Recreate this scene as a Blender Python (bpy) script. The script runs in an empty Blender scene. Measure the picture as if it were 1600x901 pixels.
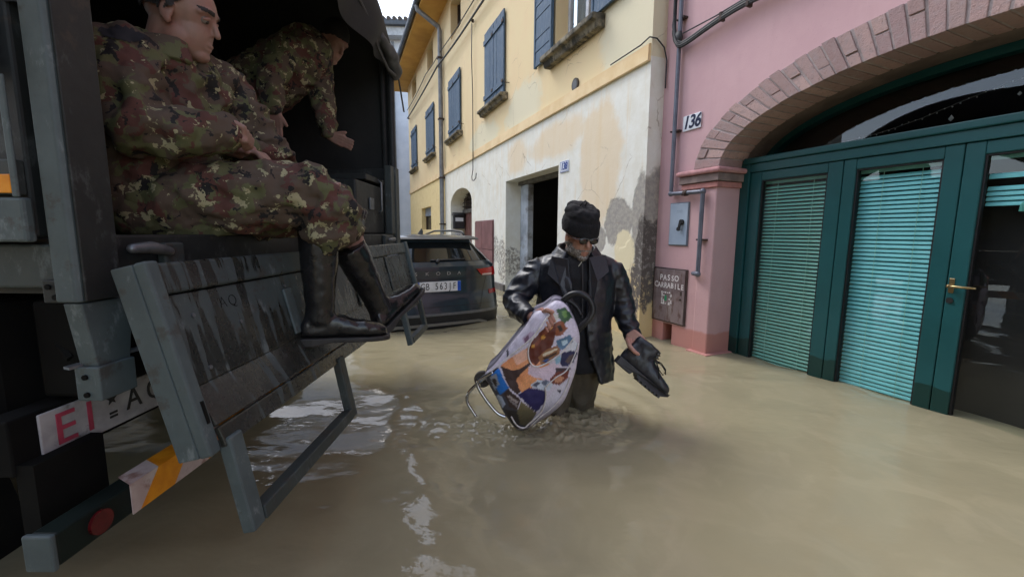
import bpy, bmesh, math, random
import numpy as np
from mathutils import Vector, Matrix, Quaternion, Euler, noise as mnoise

scene = bpy.context.scene
col = scene.collection
random.seed(7)
R = math.radians

# ------------------------------------------------------------------ camera
CAM_H = 1.06
pitch, roll = R(7.38), R(0.45)
fwd = Vector((0, math.cos(pitch), -math.sin(pitch)))
up0 = Vector((0, math.sin(pitch), math.cos(pitch)))
rt0 = Vector((1, 0, 0))
right = rt0 * math.cos(roll) + up0 * math.sin(roll)
upv = up0 * math.cos(roll) - rt0 * math.sin(roll)
cam_data = bpy.data.cameras.new('camera')
cam_data.sensor_width = 36
cam_data.lens = 36 * 660 / 1600
cam_data.clip_start = 0.02
cam_data.clip_end = 3000
cam = bpy.data.objects.new('camera', cam_data)
cam.matrix_world = Matrix(((right.x, upv.x, -fwd.x, 0), (right.y, upv.y, -fwd.y, 0),
                           (right.z, upv.z, -fwd.z, CAM_H), (0, 0, 0, 1)))
col.objects.link(cam)
scene.camera = cam

# ------------------------------------------------------------------ sky, sun, exposure (overcast)
SUN_EL, SUN_AZ = R(52), R(-48)          # azimuth from +Y towards +X
world = bpy.data.worlds.new('World')
scene.world = world
world.use_nodes = True
wt = world.node_tree
wt.nodes.clear()
sky = wt.nodes.new('ShaderNodeTexSky')
sky.sky_type = 'NISHITA'
sky.sun_disc = False
sky.sun_elevation = SUN_EL
sky.sun_rotation = SUN_AZ
sky.air_density = 1.0
sky.dust_density = 1.5
sky.ozone_density = 1.0
hsv = wt.nodes.new('ShaderNodeHueSaturation')
hsv.inputs['Saturation'].default_value = 0.62
bgd = wt.nodes.new('ShaderNodeBackground')
bgd.inputs['Strength'].default_value = 0.15
wo = wt.nodes.new('ShaderNodeOutputWorld')
wt.links.new(sky.outputs[0], hsv.inputs['Color'])
wt.links.new(hsv.outputs[0], bgd.inputs['Color'])
wt.links.new(bgd.outputs[0], wo.inputs['Surface'])

sun_data = bpy.data.lights.new('sun', 'SUN')
sun_data.energy = 0.5
sun_data.angle = R(25)
sun_data.color = (1.0, 1.0, 1.0)
sun = bpy.data.objects.new('sun', sun_data)
sdir = Vector((math.sin(SUN_AZ) * math.cos(SUN_EL), math.cos(SUN_AZ) * math.cos(SUN_EL), math.sin(SUN_EL)))
sun.rotation_euler = sdir.to_track_quat('Z', 'Y').to_euler()
sun.location = (0, 0, 12)
col.objects.link(sun)

scene.view_settings.view_transform = 'Standard'
scene.view_settings.look = 'None'
scene.view_settings.gamma = 1
scene.view_settings.use_curve_mapping = False
scene.view_settings.exposure = 1.62
scene.render.engine = 'CYCLES'
scene.cycles.use_denoising = True
scene.cycles.max_bounces = 8
scene.cycles.transparent_max_bounces = 16
scene.cycles.caustics_reflective = False
scene.cycles.caustics_refractive = False

# ------------------------------------------------------------------ node helper
class G:
    def __init__(s, name):
        s.m = bpy.data.materials.new(name)
        s.m.use_nodes = True
        s.t = s.m.node_tree
        s.t.nodes.clear()
        s.out = s.t.nodes.new('ShaderNodeOutputMaterial')
        s._co = None
    def n(s, typ, **kw):
        nd = s.t.nodes.new(typ)
        for k, v in kw.items():
            setattr(nd, k, v)
        return nd
    def put(s, sock, v):
        if v is None: return
        if hasattr(v, 'is_linked') or hasattr(v, 'links'):
            s.t.links.new(v, sock)
        else:
            if isinstance(v, (tuple, list)) and len(v) == 3 and sock.type == 'RGBA':
                v = (*v, 1)
            sock.default_value = v
    def co(s):
        if s._co is None:
            s._co = s.n('ShaderNodeTexCoord').outputs['Object']
        return s._co
    def xyz(s, v=None):
        nd = s.n('ShaderNodeSeparateXYZ')
        s.put(nd.inputs[0], v or s.co())
        return nd.outputs
    def comb(s, x, y, z):
        nd = s.n('ShaderNodeCombineXYZ')
        for i, q in enumerate((x, y, z)): s.put(nd.inputs[i], q)
        return nd.outputs[0]
    def map(s, scale=(1, 1, 1), loc=(0, 0, 0), rot=(0, 0, 0), v=None):
        nd = s.n('ShaderNodeMapping')
        s.put(nd.inputs[0], v or s.co())
        nd.inputs['Scale'].default_value = scale
        nd.inputs['Location'].default_value = loc
        nd.inputs['Rotation'].default_value = rot
        return nd.outputs[0]
    def noise(s, scale=5, detail=4, rough=.55, v=None, dist=0, color=False):
        nd = s.n('ShaderNodeTexNoise')
        s.put(nd.inputs['Vector'], v or s.co())
        nd.inputs['Scale'].default_value = scale
        nd.inputs['Detail'].default_value = detail
        nd.inputs['Roughness'].default_value = rough
        nd.inputs['Distortion'].default_value = dist
        return nd.outputs['Color' if color else 'Fac']
    def voro(s, scale=5, v=None, feature='F1', out='Distance', rnd=1):
        nd = s.n('ShaderNodeTexVoronoi', feature=feature)
        s.put(nd.inputs['Vector'], v or s.co())
        nd.inputs['Scale'].default_value = scale
        nd.inputs['Randomness'].default_value = rnd
        return nd.outputs[out]
    def wave(s, scale=5, v=None, dist=0, direction='X'):
        nd = s.n('ShaderNodeTexWave', bands_direction=direction)
        s.put(nd.inputs['Vector'], v or s.co())
        nd.inputs['Scale'].default_value = scale
        nd.inputs['Distortion'].default_value = dist
        return nd.outputs['Fac']
    def mth(s, op, a, b=None, c=None, clamp=False):
        nd = s.n('ShaderNodeMath', operation=op, use_clamp=clamp)
        for i, q in enumerate((a, b, c)): s.put(nd.inputs[i], q)
        return nd.outputs[0]
    def step(s, v, a, b):
        nd = s.n('ShaderNodeMapRange', interpolation_type='SMOOTHSTEP')
        s.put(nd.inputs[0], v)
        nd.inputs[1].default_value = a; nd.inputs[2].default_value = b
        return nd.outputs[0]
    def ramp(s, v, stops, interp='LINEAR'):
        nd = s.n('ShaderNodeValToRGB')
        s.put(nd.inputs[0], v)
        cr = nd.color_ramp; cr.interpolation = interp
        while len(cr.elements) > 1: cr.elements.remove(cr.elements[-1])
        for i, (p, c) in enumerate(stops):
            e = cr.elements[0] if i == 0 else cr.elements.new(p)
            e.position = p; e.color = (*c, 1) if len(c) == 3 else c
        return nd.outputs[0]
    def mix(s, f, a, b, typ='MIX'):
        nd = s.n('ShaderNodeMix', data_type='RGBA', blend_type=typ)
        s.put(nd.inputs[0], f); s.put(nd.inputs[6], a); s.put(nd.inputs[7], b)
        return nd.outputs[2]
    def bump(s, h, strength=.3, dist=.01):
        nd = s.n('ShaderNodeBump')
        nd.inputs['Strength'].default_value = strength
        nd.inputs['Distance'].default_value = dist
        s.put(nd.inputs['Height'], h)
        return nd.outputs[0]
    def bsdf(s, color, rough=.6, metal=0, normal=None, spec=.5, coat=0, ior=None, sheen=0):
        nd = s.n('ShaderNodeBsdfPrincipled')
        s.put(nd.inputs['Base Color'], color); s.put(nd.inputs['Roughness'], rough)
        s.put(nd.inputs['Metallic'], metal)
        if normal is not None: s.put(nd.inputs['Normal'], normal)
        nd.inputs['Specular IOR Level'].default_value = spec
        nd.inputs['Coat Weight'].default_value = coat
        nd.inputs['Sheen Weight'].default_value = sheen
        if ior: nd.inputs['IOR'].default_value = ior
        s.t.links.new(nd.outputs[0], s.out.inputs[0])
        return nd
    def blob(s, x, z, cx, cz, rx, rz, nz, soft=.25, amt=.5):
        """mask of an irregular patch round (cx, cz) in local x, z"""
        dx = s.mth('DIVIDE', s.mth('SUBTRACT', x, cx), rx)
        dz = s.mth('DIVIDE', s.mth('SUBTRACT', z, cz), rz)
        d = s.mth('SQRT', s.mth('ADD', s.mth('MULTIPLY', dx, dx), s.mth('MULTIPLY', dz, dz)))
        d = s.mth('ADD', d, s.mth('MULTIPLY', s.mth('SUBTRACT', nz, .5), amt * 2.4))
        return s.step(d, 1 + soft, 1 - soft)

def lin(r, g, b):
    f = lambda c: (c / 255 / 12.92) if c / 255 <= .04045 else ((c / 255 + .055) / 1.055) ** 2.4
    return (f(r), f(g), f(b))

MATS = {}
def pm(name, c1, c2=None, scale=8, rough=.6, rough2=None, metal=0, bump=0, bscale=40, coat=0, spec=.5, contrast=(.35, .65), dirt=None, sheen=0):
    """procedural material: two-tone noise colour, noise bump, optional dirt colour"""
    if name in MATS: return MATS[name]
    g = G(name)
    c2 = c2 or tuple(min(1, q * .8) for q in c1)
    f = g.step(g.noise(scale, 5), *contrast)
    c = g.mix(f, c1, c2)
    if dirt:
        dc, ds, a, b = dirt
        c = g.mix(g.step(g.noise(ds, 8, .65, v=g.map((1, 1, 1), (3.1, 7.7, 1.3))), a, b), c, dc)
    rr = rough
    if rough2 is not None:
        nd = g.n('ShaderNodeMapRange'); g.put(nd.inputs[0], g.noise(scale * 1.7, 4))
        nd.inputs[1].default_value = .3; nd.inputs[2].default_value = .7
        nd.inputs[3].default_value = rough; nd.inputs[4].default_value = rough2
        rr = nd.outputs[0]
    nrm = g.bump(g.noise(bscale, 5), bump, .004) if bump else None
    g.bsdf(c, rr, metal, nrm, spec, coat, sheen=sheen)
    MATS[name] = g.m
    return g.m

# ------------------------------------------------------------------ mesh helper
class MB:
    def __init__(s):
        s.v = []; s.f = []; s.mi = []; s.cur = 0
    def add(s, vs, fs):
        b = len(s.v)
        s.v += [tuple(q) for q in vs]
        s.f += [tuple(b + i for i in q) for q in fs]
        s.mi += [s.cur] * len(fs)
        return s
    def box(s, x0, x1, y0, y1, z0, z1):
        return s.add([(x0, y0, z0), (x1, y0, z0), (x1, y1, z0), (x0, y1, z0), (x0, y0, z1), (x1, y0, z1), (x1, y1, z1), (x0, y1, z1)],
                     [(3, 2, 1, 0), (4, 5, 6, 7), (0, 1, 5, 4), (1, 2, 6, 5), (2, 3, 7, 6), (3, 0, 4, 7)])
    def obox(s, c, ax, ay, az):
        """oriented box: centre and three half-axis vectors"""
        c, ax, ay, az = map(Vector, (c, ax, ay, az))
        vs = [c + sx * ax + sy * ay + sz * az for sz in (-1, 1) for sx, sy in ((-1, -1), (1, -1), (1, 1), (-1, 1))]
        return s.add(vs, [(3, 2, 1, 0), (4, 5, 6, 7), (0, 1, 5, 4), (1, 2, 6, 5), (2, 3, 7, 6), (3, 0, 4, 7)])
    def bar(s, a, b, w, h, up=(0, 0, 1)):
        a, b = Vector(a), Vector(b); d = (b - a)
        z = Vector(up); x = d.cross(z)
        if x.length < 1e-5: x = d.cross(Vector((1, 0, 0)))
        x.normalize(); z = x.cross(d).normalized()
        return s.obox((a + b) / 2, d / 2, x * w / 2, z * h / 2)
    def prism(s, poly, y0, y1, axis='y'):
        """polygon in (x, z) extruded along y, or (x,y) along z when axis='z', or (y,z) along x"""
        n = len(poly)
        mk = {'y': lambda p, t: (p[0], t, p[1]), 'z': lambda p, t: (p[0], p[1], t), 'x': lambda p, t: (t, p[0], p[1])}[axis]
        vs = [mk(p, y0) for p in poly] + [mk(p, y1) for p in poly]
        fs = [tuple(range(n)), tuple(range(2 * n - 1, n - 1, -1))] + [(i, i + n, (i + 1) % n + n, (i + 1) % n) for i in range(n)]
        return s.add(vs, fs)
    def tube(s, pts, r, seg=8, caps=True, closed=False):
        pts = [Vector(p) for p in pts]; n = len(pts)
        rs = r if isinstance(r, (list, tuple)) else [r] * n
        vs = []; ref = None
        for i, p in enumerate(pts):
            if closed: d = pts[(i + 1) % n] - pts[i - 1]
            else: d = pts[min(i + 1, n - 1)] - pts[max(i - 1, 0)]
            d.normalize()
            if ref is None:
                ref = d.orthogonal().normalized()
            ref = (ref - d * ref.dot(d))
            ref = ref.normalized() if ref.length > 1e-6 else d.orthogonal().normalized()
            b = d.cross(ref)
            vs += [p + (ref * math.cos(2 * math.pi * k / seg) + b * math.sin(2 * math.pi * k / seg)) * rs[i] for k in range(seg)]
        fs = []
        for i in range(n if closed else n - 1):
            j = (i + 1) % n
            fs += [(i * seg + k, i * seg + (k + 1) % seg, j * seg + (k + 1) % seg, j * seg + k) for k in range(seg)]
        if caps and not closed:
            fs += [tuple(range(seg - 1, -1, -1)), tuple(range((n - 1) * seg, n * seg))]
        return s.add(vs, fs)
    def limb(s, pts, rs, seg=14):
        """tapered tube with rounded ends; rs may hold (ra, rb) pairs"""
        pts = [Vector(p) for p in pts]
        rs = [(q if not isinstance(q, (tuple, list)) else q[0]) for q in rs]
        d0 = (pts[0] - pts[1]).normalized(); d1 = (pts[-1] - pts[-2]).normalized()
        P = []; Q = []
        for a in (80, 55, 28):
            P.append(pts[0] + d0 * rs[0] * math.sin(R(a))); Q.append(max(.0008, rs[0] * math.cos(R(a))))
        P += pts; Q += rs
        for a in (28, 55, 80):
            P.append(pts[-1] + d1 * rs[-1] * math.sin(R(a))); Q.append(max(.0008, rs[-1] * math.cos(R(a))))
        return s.tube(P, Q, seg)
    def loft(s, rings, caps=True, closed=False):
        n = len(rings[0]); vs = [p for r in rings for p in r]; fs = []
        for i in range(len(rings) - (0 if closed else 1)):
            j = (i + 1) % len(rings)
            fs += [(i * n + k, i * n + (k + 1) % n, j * n + (k + 1) % n, j * n + k) for k in range(n)]
        if caps and not closed:
            fs += [tuple(range(n - 1, -1, -1)), tuple(range((len(rings) - 1) * n, len(rings) * n))]
        return s.add(vs, fs)
    def ball(s, c, r, seg=16, rings=10, M=None):
        rx, ry, rz = r if isinstance(r, (tuple, list)) else (r, r, r)
        c = Vector(c); vs = []
        for i in range(1, rings):
            t = math.pi * i / rings
            for k in range(seg):
                a = 2 * math.pi * k / seg
                q = Vector((rx * math.sin(t) * math.cos(a), ry * math.sin(t) * math.sin(a), rz * math.cos(t)))
                vs.append(c + (M @ q if M else q))
        top = c + (M @ Vector((0, 0, rz)) if M else Vector((0, 0, rz))); bot = c - (M @ Vector((0, 0, rz)) if M else Vector((0, 0, rz)))
        fs = []
        for i in range(rings - 2):
            fs += [(i * seg + k, (i + 1) * seg + k, (i + 1) * seg + (k + 1) % seg, i * seg + (k + 1) % seg) for k in range(seg)]
        nb = len(vs); vs += [top, bot]
        fs += [(nb, k, (k + 1) % seg) for k in range(seg)]
        o = (rings - 2) * seg
        fs += [(nb + 1, o + (k + 1) % seg, o + k) for k in range(seg)]
        return s.add(vs, fs)
    def grid(s, rows):
        """open sheet from rows of points"""
        n = len(rows[0]); vs = [p for r in rows for p in r]
        return s.add(vs, [(i * n + k, i * n + k + 1, (i + 1) * n + k + 1, (i + 1) * n + k) for i in range(len(rows) - 1) for k in range(n - 1)])
    def mesh(s, name='m'):
        me = bpy.data.meshes.new(name)
        me.from_pydata(s.v, [], s.f)
        if any(s.mi): me.polygons.foreach_set('material_index', s.mi)
        me.update()
        return me
    def build(s, name, mat, parent=None, smooth=False, bevel=0, fix=True, label=None):
        me = s.mesh(name)
        if fix:
            bm = bmesh.new(); bm.from_mesh(me)
            bmesh.ops.recalc_face_normals(bm, faces=bm.faces); bm.to_mesh(me); bm.free()
        return obj(name, me, mat, parent, smooth, bevel, label)

def obj(name, me, mat, parent=None, smooth=False, bevel=0, label=None):
    o = bpy.data.objects.new(name, me)
    col.objects.link(o)
    for m in (mat if isinstance(mat, (list, tuple)) else [mat]):
        me.materials.append(m)
    if smooth:
        me.polygons.foreach_set('use_smooth', [True] * len(me.polygons))
        if smooth == 'auto':
            es = me.attributes.new('sharp_edge', 'BOOLEAN', 'EDGE')
            bm = bmesh.new(); bm.from_mesh(me); bm.edges.ensure_lookup_table()
            sh = [(e.calc_face_angle(0) > R(38)) for e in bm.edges]; bm.free()
            me.attributes['sharp_edge'].data.foreach_set('value', sh)
    if bevel:
        b = o.modifiers.new('bevel', 'BEVEL'); b.width = bevel; b.segments = 2; b.limit_method = 'ANGLE'
        b.angle_limit = R(40); b.harden_normals = False
    if parent: o.parent = parent
    if label: o['label'] = label
    return o

def tag(o, label=None, cat=None, group=None, kind=None):
    if label: o['label'] = label
    if cat: o['category'] = cat
    if group: o['group'] = group
    if kind: o['kind'] = kind
    return o

def empty(name, loc=(0, 0, 0), rz=0, label=None, cat=None, group=None, M=None):
    o = bpy.data.objects.new(name, None)
    o.empty_display_size = .1
    o.location = loc
    o.rotation_euler = (0, 0, rz)
    if M is not None: o.matrix_world = M
    col.objects.link(o)
    return tag(o, label, cat, group)

def inst(src, name, parent=None, M=None, loc=None):
    o = src.copy(); o.name = name; col.objects.link(o)
    o.parent = parent
    if M is not None: o.matrix_local = M
    if loc is not None: o.location = loc
    return o

def text(body, size, mat, parent, M, name='lettering', extrude=.001, shear=0, spacing=1.0, bold=0, sx=1.0, align='CENTER'):
    cu = bpy.data.curves.new('txt', 'FONT')
    cu.body = body; cu.size = size; cu.extrude = extrude; cu.align_x = align; cu.align_y = 'CENTER'
    cu.shear = shear; cu.space_character = spacing; cu.offset = bold; cu.resolution_u = 4
    t = bpy.data.objects.new('txt', cu); col.objects.link(t)
    me = bpy.data.meshes.new_from_object(t.evaluated_get(bpy.context.evaluated_depsgraph_get()))
    bpy.data.objects.remove(t)
    me.transform(Matrix.Diagonal((sx, 1, 1, 1)))
    o = obj(name, me, mat, parent)
    o.matrix_local = M
    return o

def frame(origin, x, y):
    """matrix whose local x, y axes point along x, y (world/parent space)"""
    x = Vector(x).normalized(); z = x.cross(Vector(y)).normalized(); y = z.cross(x)
    m = Matrix((x, y, z)).transposed().to_4x4(); m.translation = Vector(origin)
    return m

def voxel(mb, size, smooth=4, adapt=0):
    """fuse overlapping shells into one continuous surface"""
    o = bpy.data.objects.new('tmp', mb.mesh()); col.objects.link(o)
    bm = bmesh.new(); bm.from_mesh(o.data); bmesh.ops.recalc_face_normals(bm, faces=bm.faces); bm.to_mesh(o.data); bm.free()
    m = o.modifiers.new('r', 'REMESH'); m.mode = 'VOXEL'; m.voxel_size = size; m.adaptivity = adapt
    if smooth:
        s = o.modifiers.new('s', 'SMOOTH'); s.factor = .5; s.iterations = smooth
    me = bpy.data.meshes.new_from_object(o.evaluated_get(bpy.context.evaluated_depsgraph_get()))
    old = o.data; bpy.data.objects.remove(o); bpy.data.meshes.remove(old)
    me.polygons.foreach_set('use_smooth', [True] * len(me.polygons))
    return me

def displace(me, fn):
    """move vertices along their normals by fn(co, normal)"""
    nrm = [v.normal.copy() for v in me.vertices]
    for v, n in zip(me.vertices, nrm):
        v.co = v.co + n * fn(v.co, n)
    me.update()
    return me

def wpos(parent_obj):
    return parent_obj.matrix_world
# ================================================================== flood water
def vnoise(x, y, seed=0):
    xi = np.floor(x).astype(np.int64); yi = np.floor(y).astype(np.int64)
    fx = x - xi; fy = y - yi
    fx = fx * fx * fx * (fx * (fx * 6 - 15) + 10); fy = fy * fy * fy * (fy * (fy * 6 - 15) + 10)
    def h(a, b):
        n = (a * 374761393 + b * 668265263 + seed * 974634777) & 0xffffffff
        n = ((n ^ (n >> 13)) * 1274126177) & 0xffffffff
        return ((n ^ (n >> 16)) & 0xffff) / 65535.0
    return (h(xi, yi) * (1 - fx) + h(xi + 1, yi) * fx) * (1 - fy) + (h(xi, yi + 1) * (1 - fx) + h(xi + 1, yi + 1) * fx) * fy
def fbm(x, y, seed=0, oct=4):
    r = 0; a = .5
    for i in range(oct):
        r = r + a * vnoise(x * 2 ** i, y * 2 ** i, seed + i * 17); a *= .5
    return r

def axis(a, b, step, far, fa, fb, grow=1.25):
    c = list(np.arange(a, fa, step)) + list(np.arange(fa, fb, step * .45)) + list(np.arange(fb, b, step)); s = step; lo = []; x = a
    while x > -far:
        s *= grow; x -= s; lo.append(x)
    s = step; hi = []; x = c[-1]
    while x < far:
        s *= grow; x += s; hi.append(x)
    return np.array(lo[::-1] + c + hi)
wx = axis(-2.2, 3.2, .016, 900, -.35, .75); wy = axis(.75, 6.6, .016, 900, 1.95, 2.65)
GX, GY = np.meshgrid(wx, wy)
FX, FY = np.clip(GX, -30, 30), np.clip(GY, -30, 60)
w1x = FX + .5 * fbm(FX * .9, FY * .9, 3); w1y = FY + .5 * fbm(FX * .9, FY * .9, 9)
HZ = np.zeros_like(GX)
for lam, ang, a, ph in ((1.15, 68, .0050, .3), (.74, 95, .0036, 1.2), (.47, 50, .0020, 2.2), (.33, 115, .0012, .8), (.9, 20, .0030, 4.0)):
    k = 2 * math.pi / lam
    HZ += a * np.sin(k * (w1x * math.cos(R(ang)) + w1y * math.sin(R(ang))) + ph)
HZ += .010 * (fbm(FX * 2.1, FY * 2.6, 31, 3) - .44)
HZ += .0065 * (fbm(FX * 3.4 + .6 * FY, FY * 5.2, 91, 4) - .47)
# busier ripples further off in the street and by the truck
far_m = np.clip((FY - 2.4) / 2.2, 0, 1)
HZ += far_m * (.012 * (fbm(FX * 4.5, FY * 8.0, 41, 4) - .47))
lee = np.exp(-(((FX + .40) / .95) ** 2 + ((FY - 1.8) / 1.15) ** 2))
HZ += lee * (.026 * (fbm(FX * 2.0 + FY * .5, FY * 3.6, 45, 3) - .44))
# wake rings round the wading man, rough water where legs and trolley drag through it
mx, my = .34, 2.43
rr = np.hypot(FX - mx, (FY - my) * 1.05) + .07 * (fbm(FX * 2.2, FY * 2.2, 51) - .5)
HZ += .0042 * np.clip(fbm(FX*1.6, FY*1.6, 57)*2.2-.35, 0, 1.4) * np.exp(-((rr - .42) / .30) ** 2) * np.cos(2 * math.pi * rr / .19 + .8)
HZ += .0020 * np.clip(fbm(FX*1.3, FY*1.3, 58)*2.4-.5, 0, 1.4) * np.exp(-((rr - .95) / .45) ** 2) * np.cos(2 * math.pi * rr / .26)
def spot(cx, cy, rx, ry, a, sc, seed):
    global HZ
    m = np.exp(-(((FX - cx) / rx) ** 2 + ((FY - cy) / ry) ** 2))
    n1_ = 1 - np.abs(2 * fbm(FX * sc, FY * sc, seed, 3) / .875 - 1)            # ridged
    n2_ = fbm(FX * sc * .5, FY * sc * .5, seed + 5, 2) / .75
    HZ += m * a * (np.clip(n1_, 0, 1) ** 2.2 * n2_ * 1.5 - .25)
spot(.24, 2.26, .20, .12, .060, 17, 61); spot(.05, 2.14, .16, .09, .050, 19, 67); spot(.42, 2.38, .16, .12, .045, 16, 71); spot(.28, 2.10, .20, .08, .030, 20, 72)
spot(-.22, 2.2, .22, .12, .020, 14, 73); spot(.60, 2.45, .22, .12, .012, 13, 79)
HZ *= np.clip((40 - np.hypot(GX, GY)) / 30, 0, 1)
me = bpy.data.meshes.new('flood_water')
ny_, nx_ = GX.shape
vv = np.stack([GX, GY, HZ], -1).reshape(-1, 3)
idx = np.arange(nx_ * ny_).reshape(ny_, nx_)
q = np.stack([idx[:-1, :-1], idx[:-1, 1:], idx[1:, 1:], idx[1:, :-1]], -1).reshape(-1, 4)
me.vertices.add(len(vv)); me.vertices.foreach_set('co', vv.ravel().astype(np.float32))
me.loops.add(q.size); me.loops.foreach_set('vertex_index', q.ravel().astype(np.int32))
me.polygons.add(len(q)); me.polygons.foreach_set('loop_start', np.arange(0, q.size, 4, dtype=np.int32))
me.polygons.foreach_set('use_smooth', np.ones(len(q), dtype=bool))
me.update(calc_edges=True); me.validate()
g = G('muddy_water')
mud = g.mix(g.step(g.noise(1.1, 5, .6), .35, .7), (.300, .266, .168), (.272, .242, .154))
mud = g.mix(g.mth('MULTIPLY', g.step(g.noise(3.3, 6, .6, dist=1.5), .46, .66), .55), mud, (.335, .295, .19))
nb = g.mth('ADD', g.mth('ADD', g.mth('MULTIPLY', g.noise(9, 3, .5), .6), g.mth('MULTIPLY', g.noise(20, 3, .5, v=g.map((.7, 1.5, 1), rot=(0, 0, .4))), .35)), g.mth('MULTIPLY', g.noise(46, 2, .5), .05))
g.bsdf(mud, .035, 0, g.bump(nb, .16, .02), ior=1.33)
water = obj('flood_water', me, g.m)
tag(water, kind='structure')
# the street lies half a metre below
MB().add([(-900, -900, -.55), (900, -900, -.55), (900, 900, -.55), (-900, 900, -.55)], [(0, 1, 2, 3)]).build('road', pm('asphalt', (.05, .05, .05), scale=4, rough=.9))
tag(bpy.data.objects['road'], kind='structure')

# ================================================================== pink house (local x along the wall away from the camera, y out to the street, z up)
PO = Vector((1.745, 3.675, 0)); PE = Vector((-.408, .913, 0)).normalized(); PANG = math.atan2(PE.y, PE.x)
pink = empty('pink_house', PO, PANG, 'pink plastered house with brick arch over green glazed doors', 'house')
g = G('pink_plaster')
x, y, z = g.xyz()
n1 = g.noise(1.3, 6, .6); n2 = g.noise(14, 5, .6)
c = g.mix(g.step(n1, .3, .7), lin(208, 172, 174), lin(198, 160, 164))
c = g.mix(g.mth('MULTIPLY', g.step(g.noise(.9, 6, .7, v=g.map((3, 3, .5))), .5, .75), .45), c, lin(184, 148, 150))
wet = g.step(g.mth('SUBTRACT', z, g.mth('MULTIPLY', g.noise(5, 3), .10)), .155, .125)
c = g.mix(wet, c, lin(190, 134, 126))
splash = g.step(g.mth('SUBTRACT', z, g.mth('MULTIPLY', g.noise(3, 4), .5)), .55, .15)
c = g.mix(g.mth('MULTIPLY', splash, .25), c, lin(150, 112, 104))
c = g.mix(g.mth('MULTIPLY', g.step(g.noise(60, 3), .64, .75), .35), c, lin(150, 118, 118))
g.bsdf(c, .85, 0, g.bump(g.mth('ADD', n2, g.mth('MULTIPLY', g.noise(90, 3), .5)), .22, .006), spec=.3)
M_PINK = g.m

AC, AA, AB, AZ = -1.5, 1.5, .515, 1.636            # arch: centre, half axes, springing height
EA, EB = 1.77, .755
def arc_in(t): return (AC + AA * math.cos(t), AZ + AB * math.sin(t))
def arc_out(t): return (AC + EA * math.cos(t), AZ + EB * math.sin(t))
TOP = 8.0  # wall top raised out of view to cut sky light on the truck
DEPTH = .31
mb = MB()
N = 40
outs = [(q[0], q[1] - .02) for q in (arc_out(math.pi * i / N) for i in range(N + 1))]   # wall runs 2 cm under the brick ring
wp = [(AC + (EA - .02) * math.cos(math.pi * i / N), AZ + (EB - .02) * math.sin(math.pi * i / N)) for i in range(N + 1)]
for i in range(N):
    (xa, za), (xb, zb) = wp[i], wp[i + 1]
    mb.add([(xa, 0, za), (xb, 0, zb), (xb, 0, TOP), (xa, 0, TOP)], [(0, 1, 2, 3)])
mb.box(.16, .545, -DEPTH, 0, -.6, .19); mb.box(0.545, .9, -DEPTH, -.002, .178, TOP)
mb.v = mb.v[:-16]; mb.f = mb.f[:-12]; mb.mi = mb.mi[:-12]
# plain wall right of the arch and between arch and the yellow house (with the small cavity below the hatch)
for xa, xb, za, zb in ((.25, .90, AZ, TOP), (.16, .90, .19, AZ), (.16, .424, -.6, .19), (.545, .9, -.6, .19), (-3.25, -9, -.6, TOP)):
    mb.add([(xa, 0, za), (xb, 0, za), (xb, 0, zb), (xa, 0, zb)], [(0, 1, 2, 3)])
mb.add([(.424, 0, -.6), (.424, -.2, -.6), (.424, -.2, .19), (.424, 0, .19)], [(0, 1, 2, 3)])
mb.add([(.545, 0, -.6), (.545, -.2, -.6), (.545, -.2, .19), (.545, 0, .19)], [(0, 1, 2, 3)])
mb.add([(.424, -.2, -.6), (.545, -.2, -.6), (.545, -.2, .19), (.424, -.2, .19)], [(0, 1, 2, 3)])
mb.add([(.424, 0, .19), (.545, 0, .19), (.545, -.2, .19), (.424, -.2, .19)], [(0, 1, 2, 3)])
mb.build('wall', M_PINK, pink, fix=False)
# pilasters with chamfer-soft corners, jamb going in to the door
for sx, nm in ((1, 0), (-1, 1)):
    cx = 0 if sx == 1 else -3.0
    w = MB().box(min(cx, cx + sx * .161), max(cx, cx + sx * .161), -DEPTH - .05, .012, -.6, 1.475)
    w.build('pilaster', M_PINK, pink, bevel=.012)
    if sx == -1: MB().box(-3.26, -3.161, -DEPTH, -.001, -.6, 1.64).build('wall_strip', M_PINK, pink)
    k = MB()
    k.prism([(cx - sx * .045, .055), (cx + sx * .19, .055), (cx + sx * .19, -.05), (cx + sx * .10, -.05), (cx + sx * .10, -DEPTH), (cx - sx * .045, -DEPTH)], -.6, .012, 'z')
    k.build('plinth', M_PINK, pink, bevel=.006)
    # impost mouldings: front run and return along the jamb
    M_ST = pm('impost_stone', lin(150, 132, 126), lin(120, 104, 100), 7, .85, bump=.5, bscale=30)
    M_RD = pm('impost_terracotta', lin(190, 132, 124), lin(165, 112, 108), 9, .85, bump=.3, bscale=50)
    for (o, z0, z1, m, bv) in ((.018, 1.468, 1.515, M_RD, .004), (.034, 1.519, 1.583, M_ST, .005), (.060, 1.586, 1.632, pm('impost_pink', lin(196, 146, 146), lin(170, 124, 126), 8, .85, bump=.3), .018)):
        k = MB()
        e = .36 + o
        k.prism([(cx + sx * e, 0.0), (cx + sx * e, .012 + o), (cx - sx * o, .012 + o), (cx - sx * o, -DEPTH), (cx + sx * .05, -DEPTH), (cx + sx * .05, 0.0)], z0, z1, 'z')
        k.build('impost_band', m, pink, bevel=bv)

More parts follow.
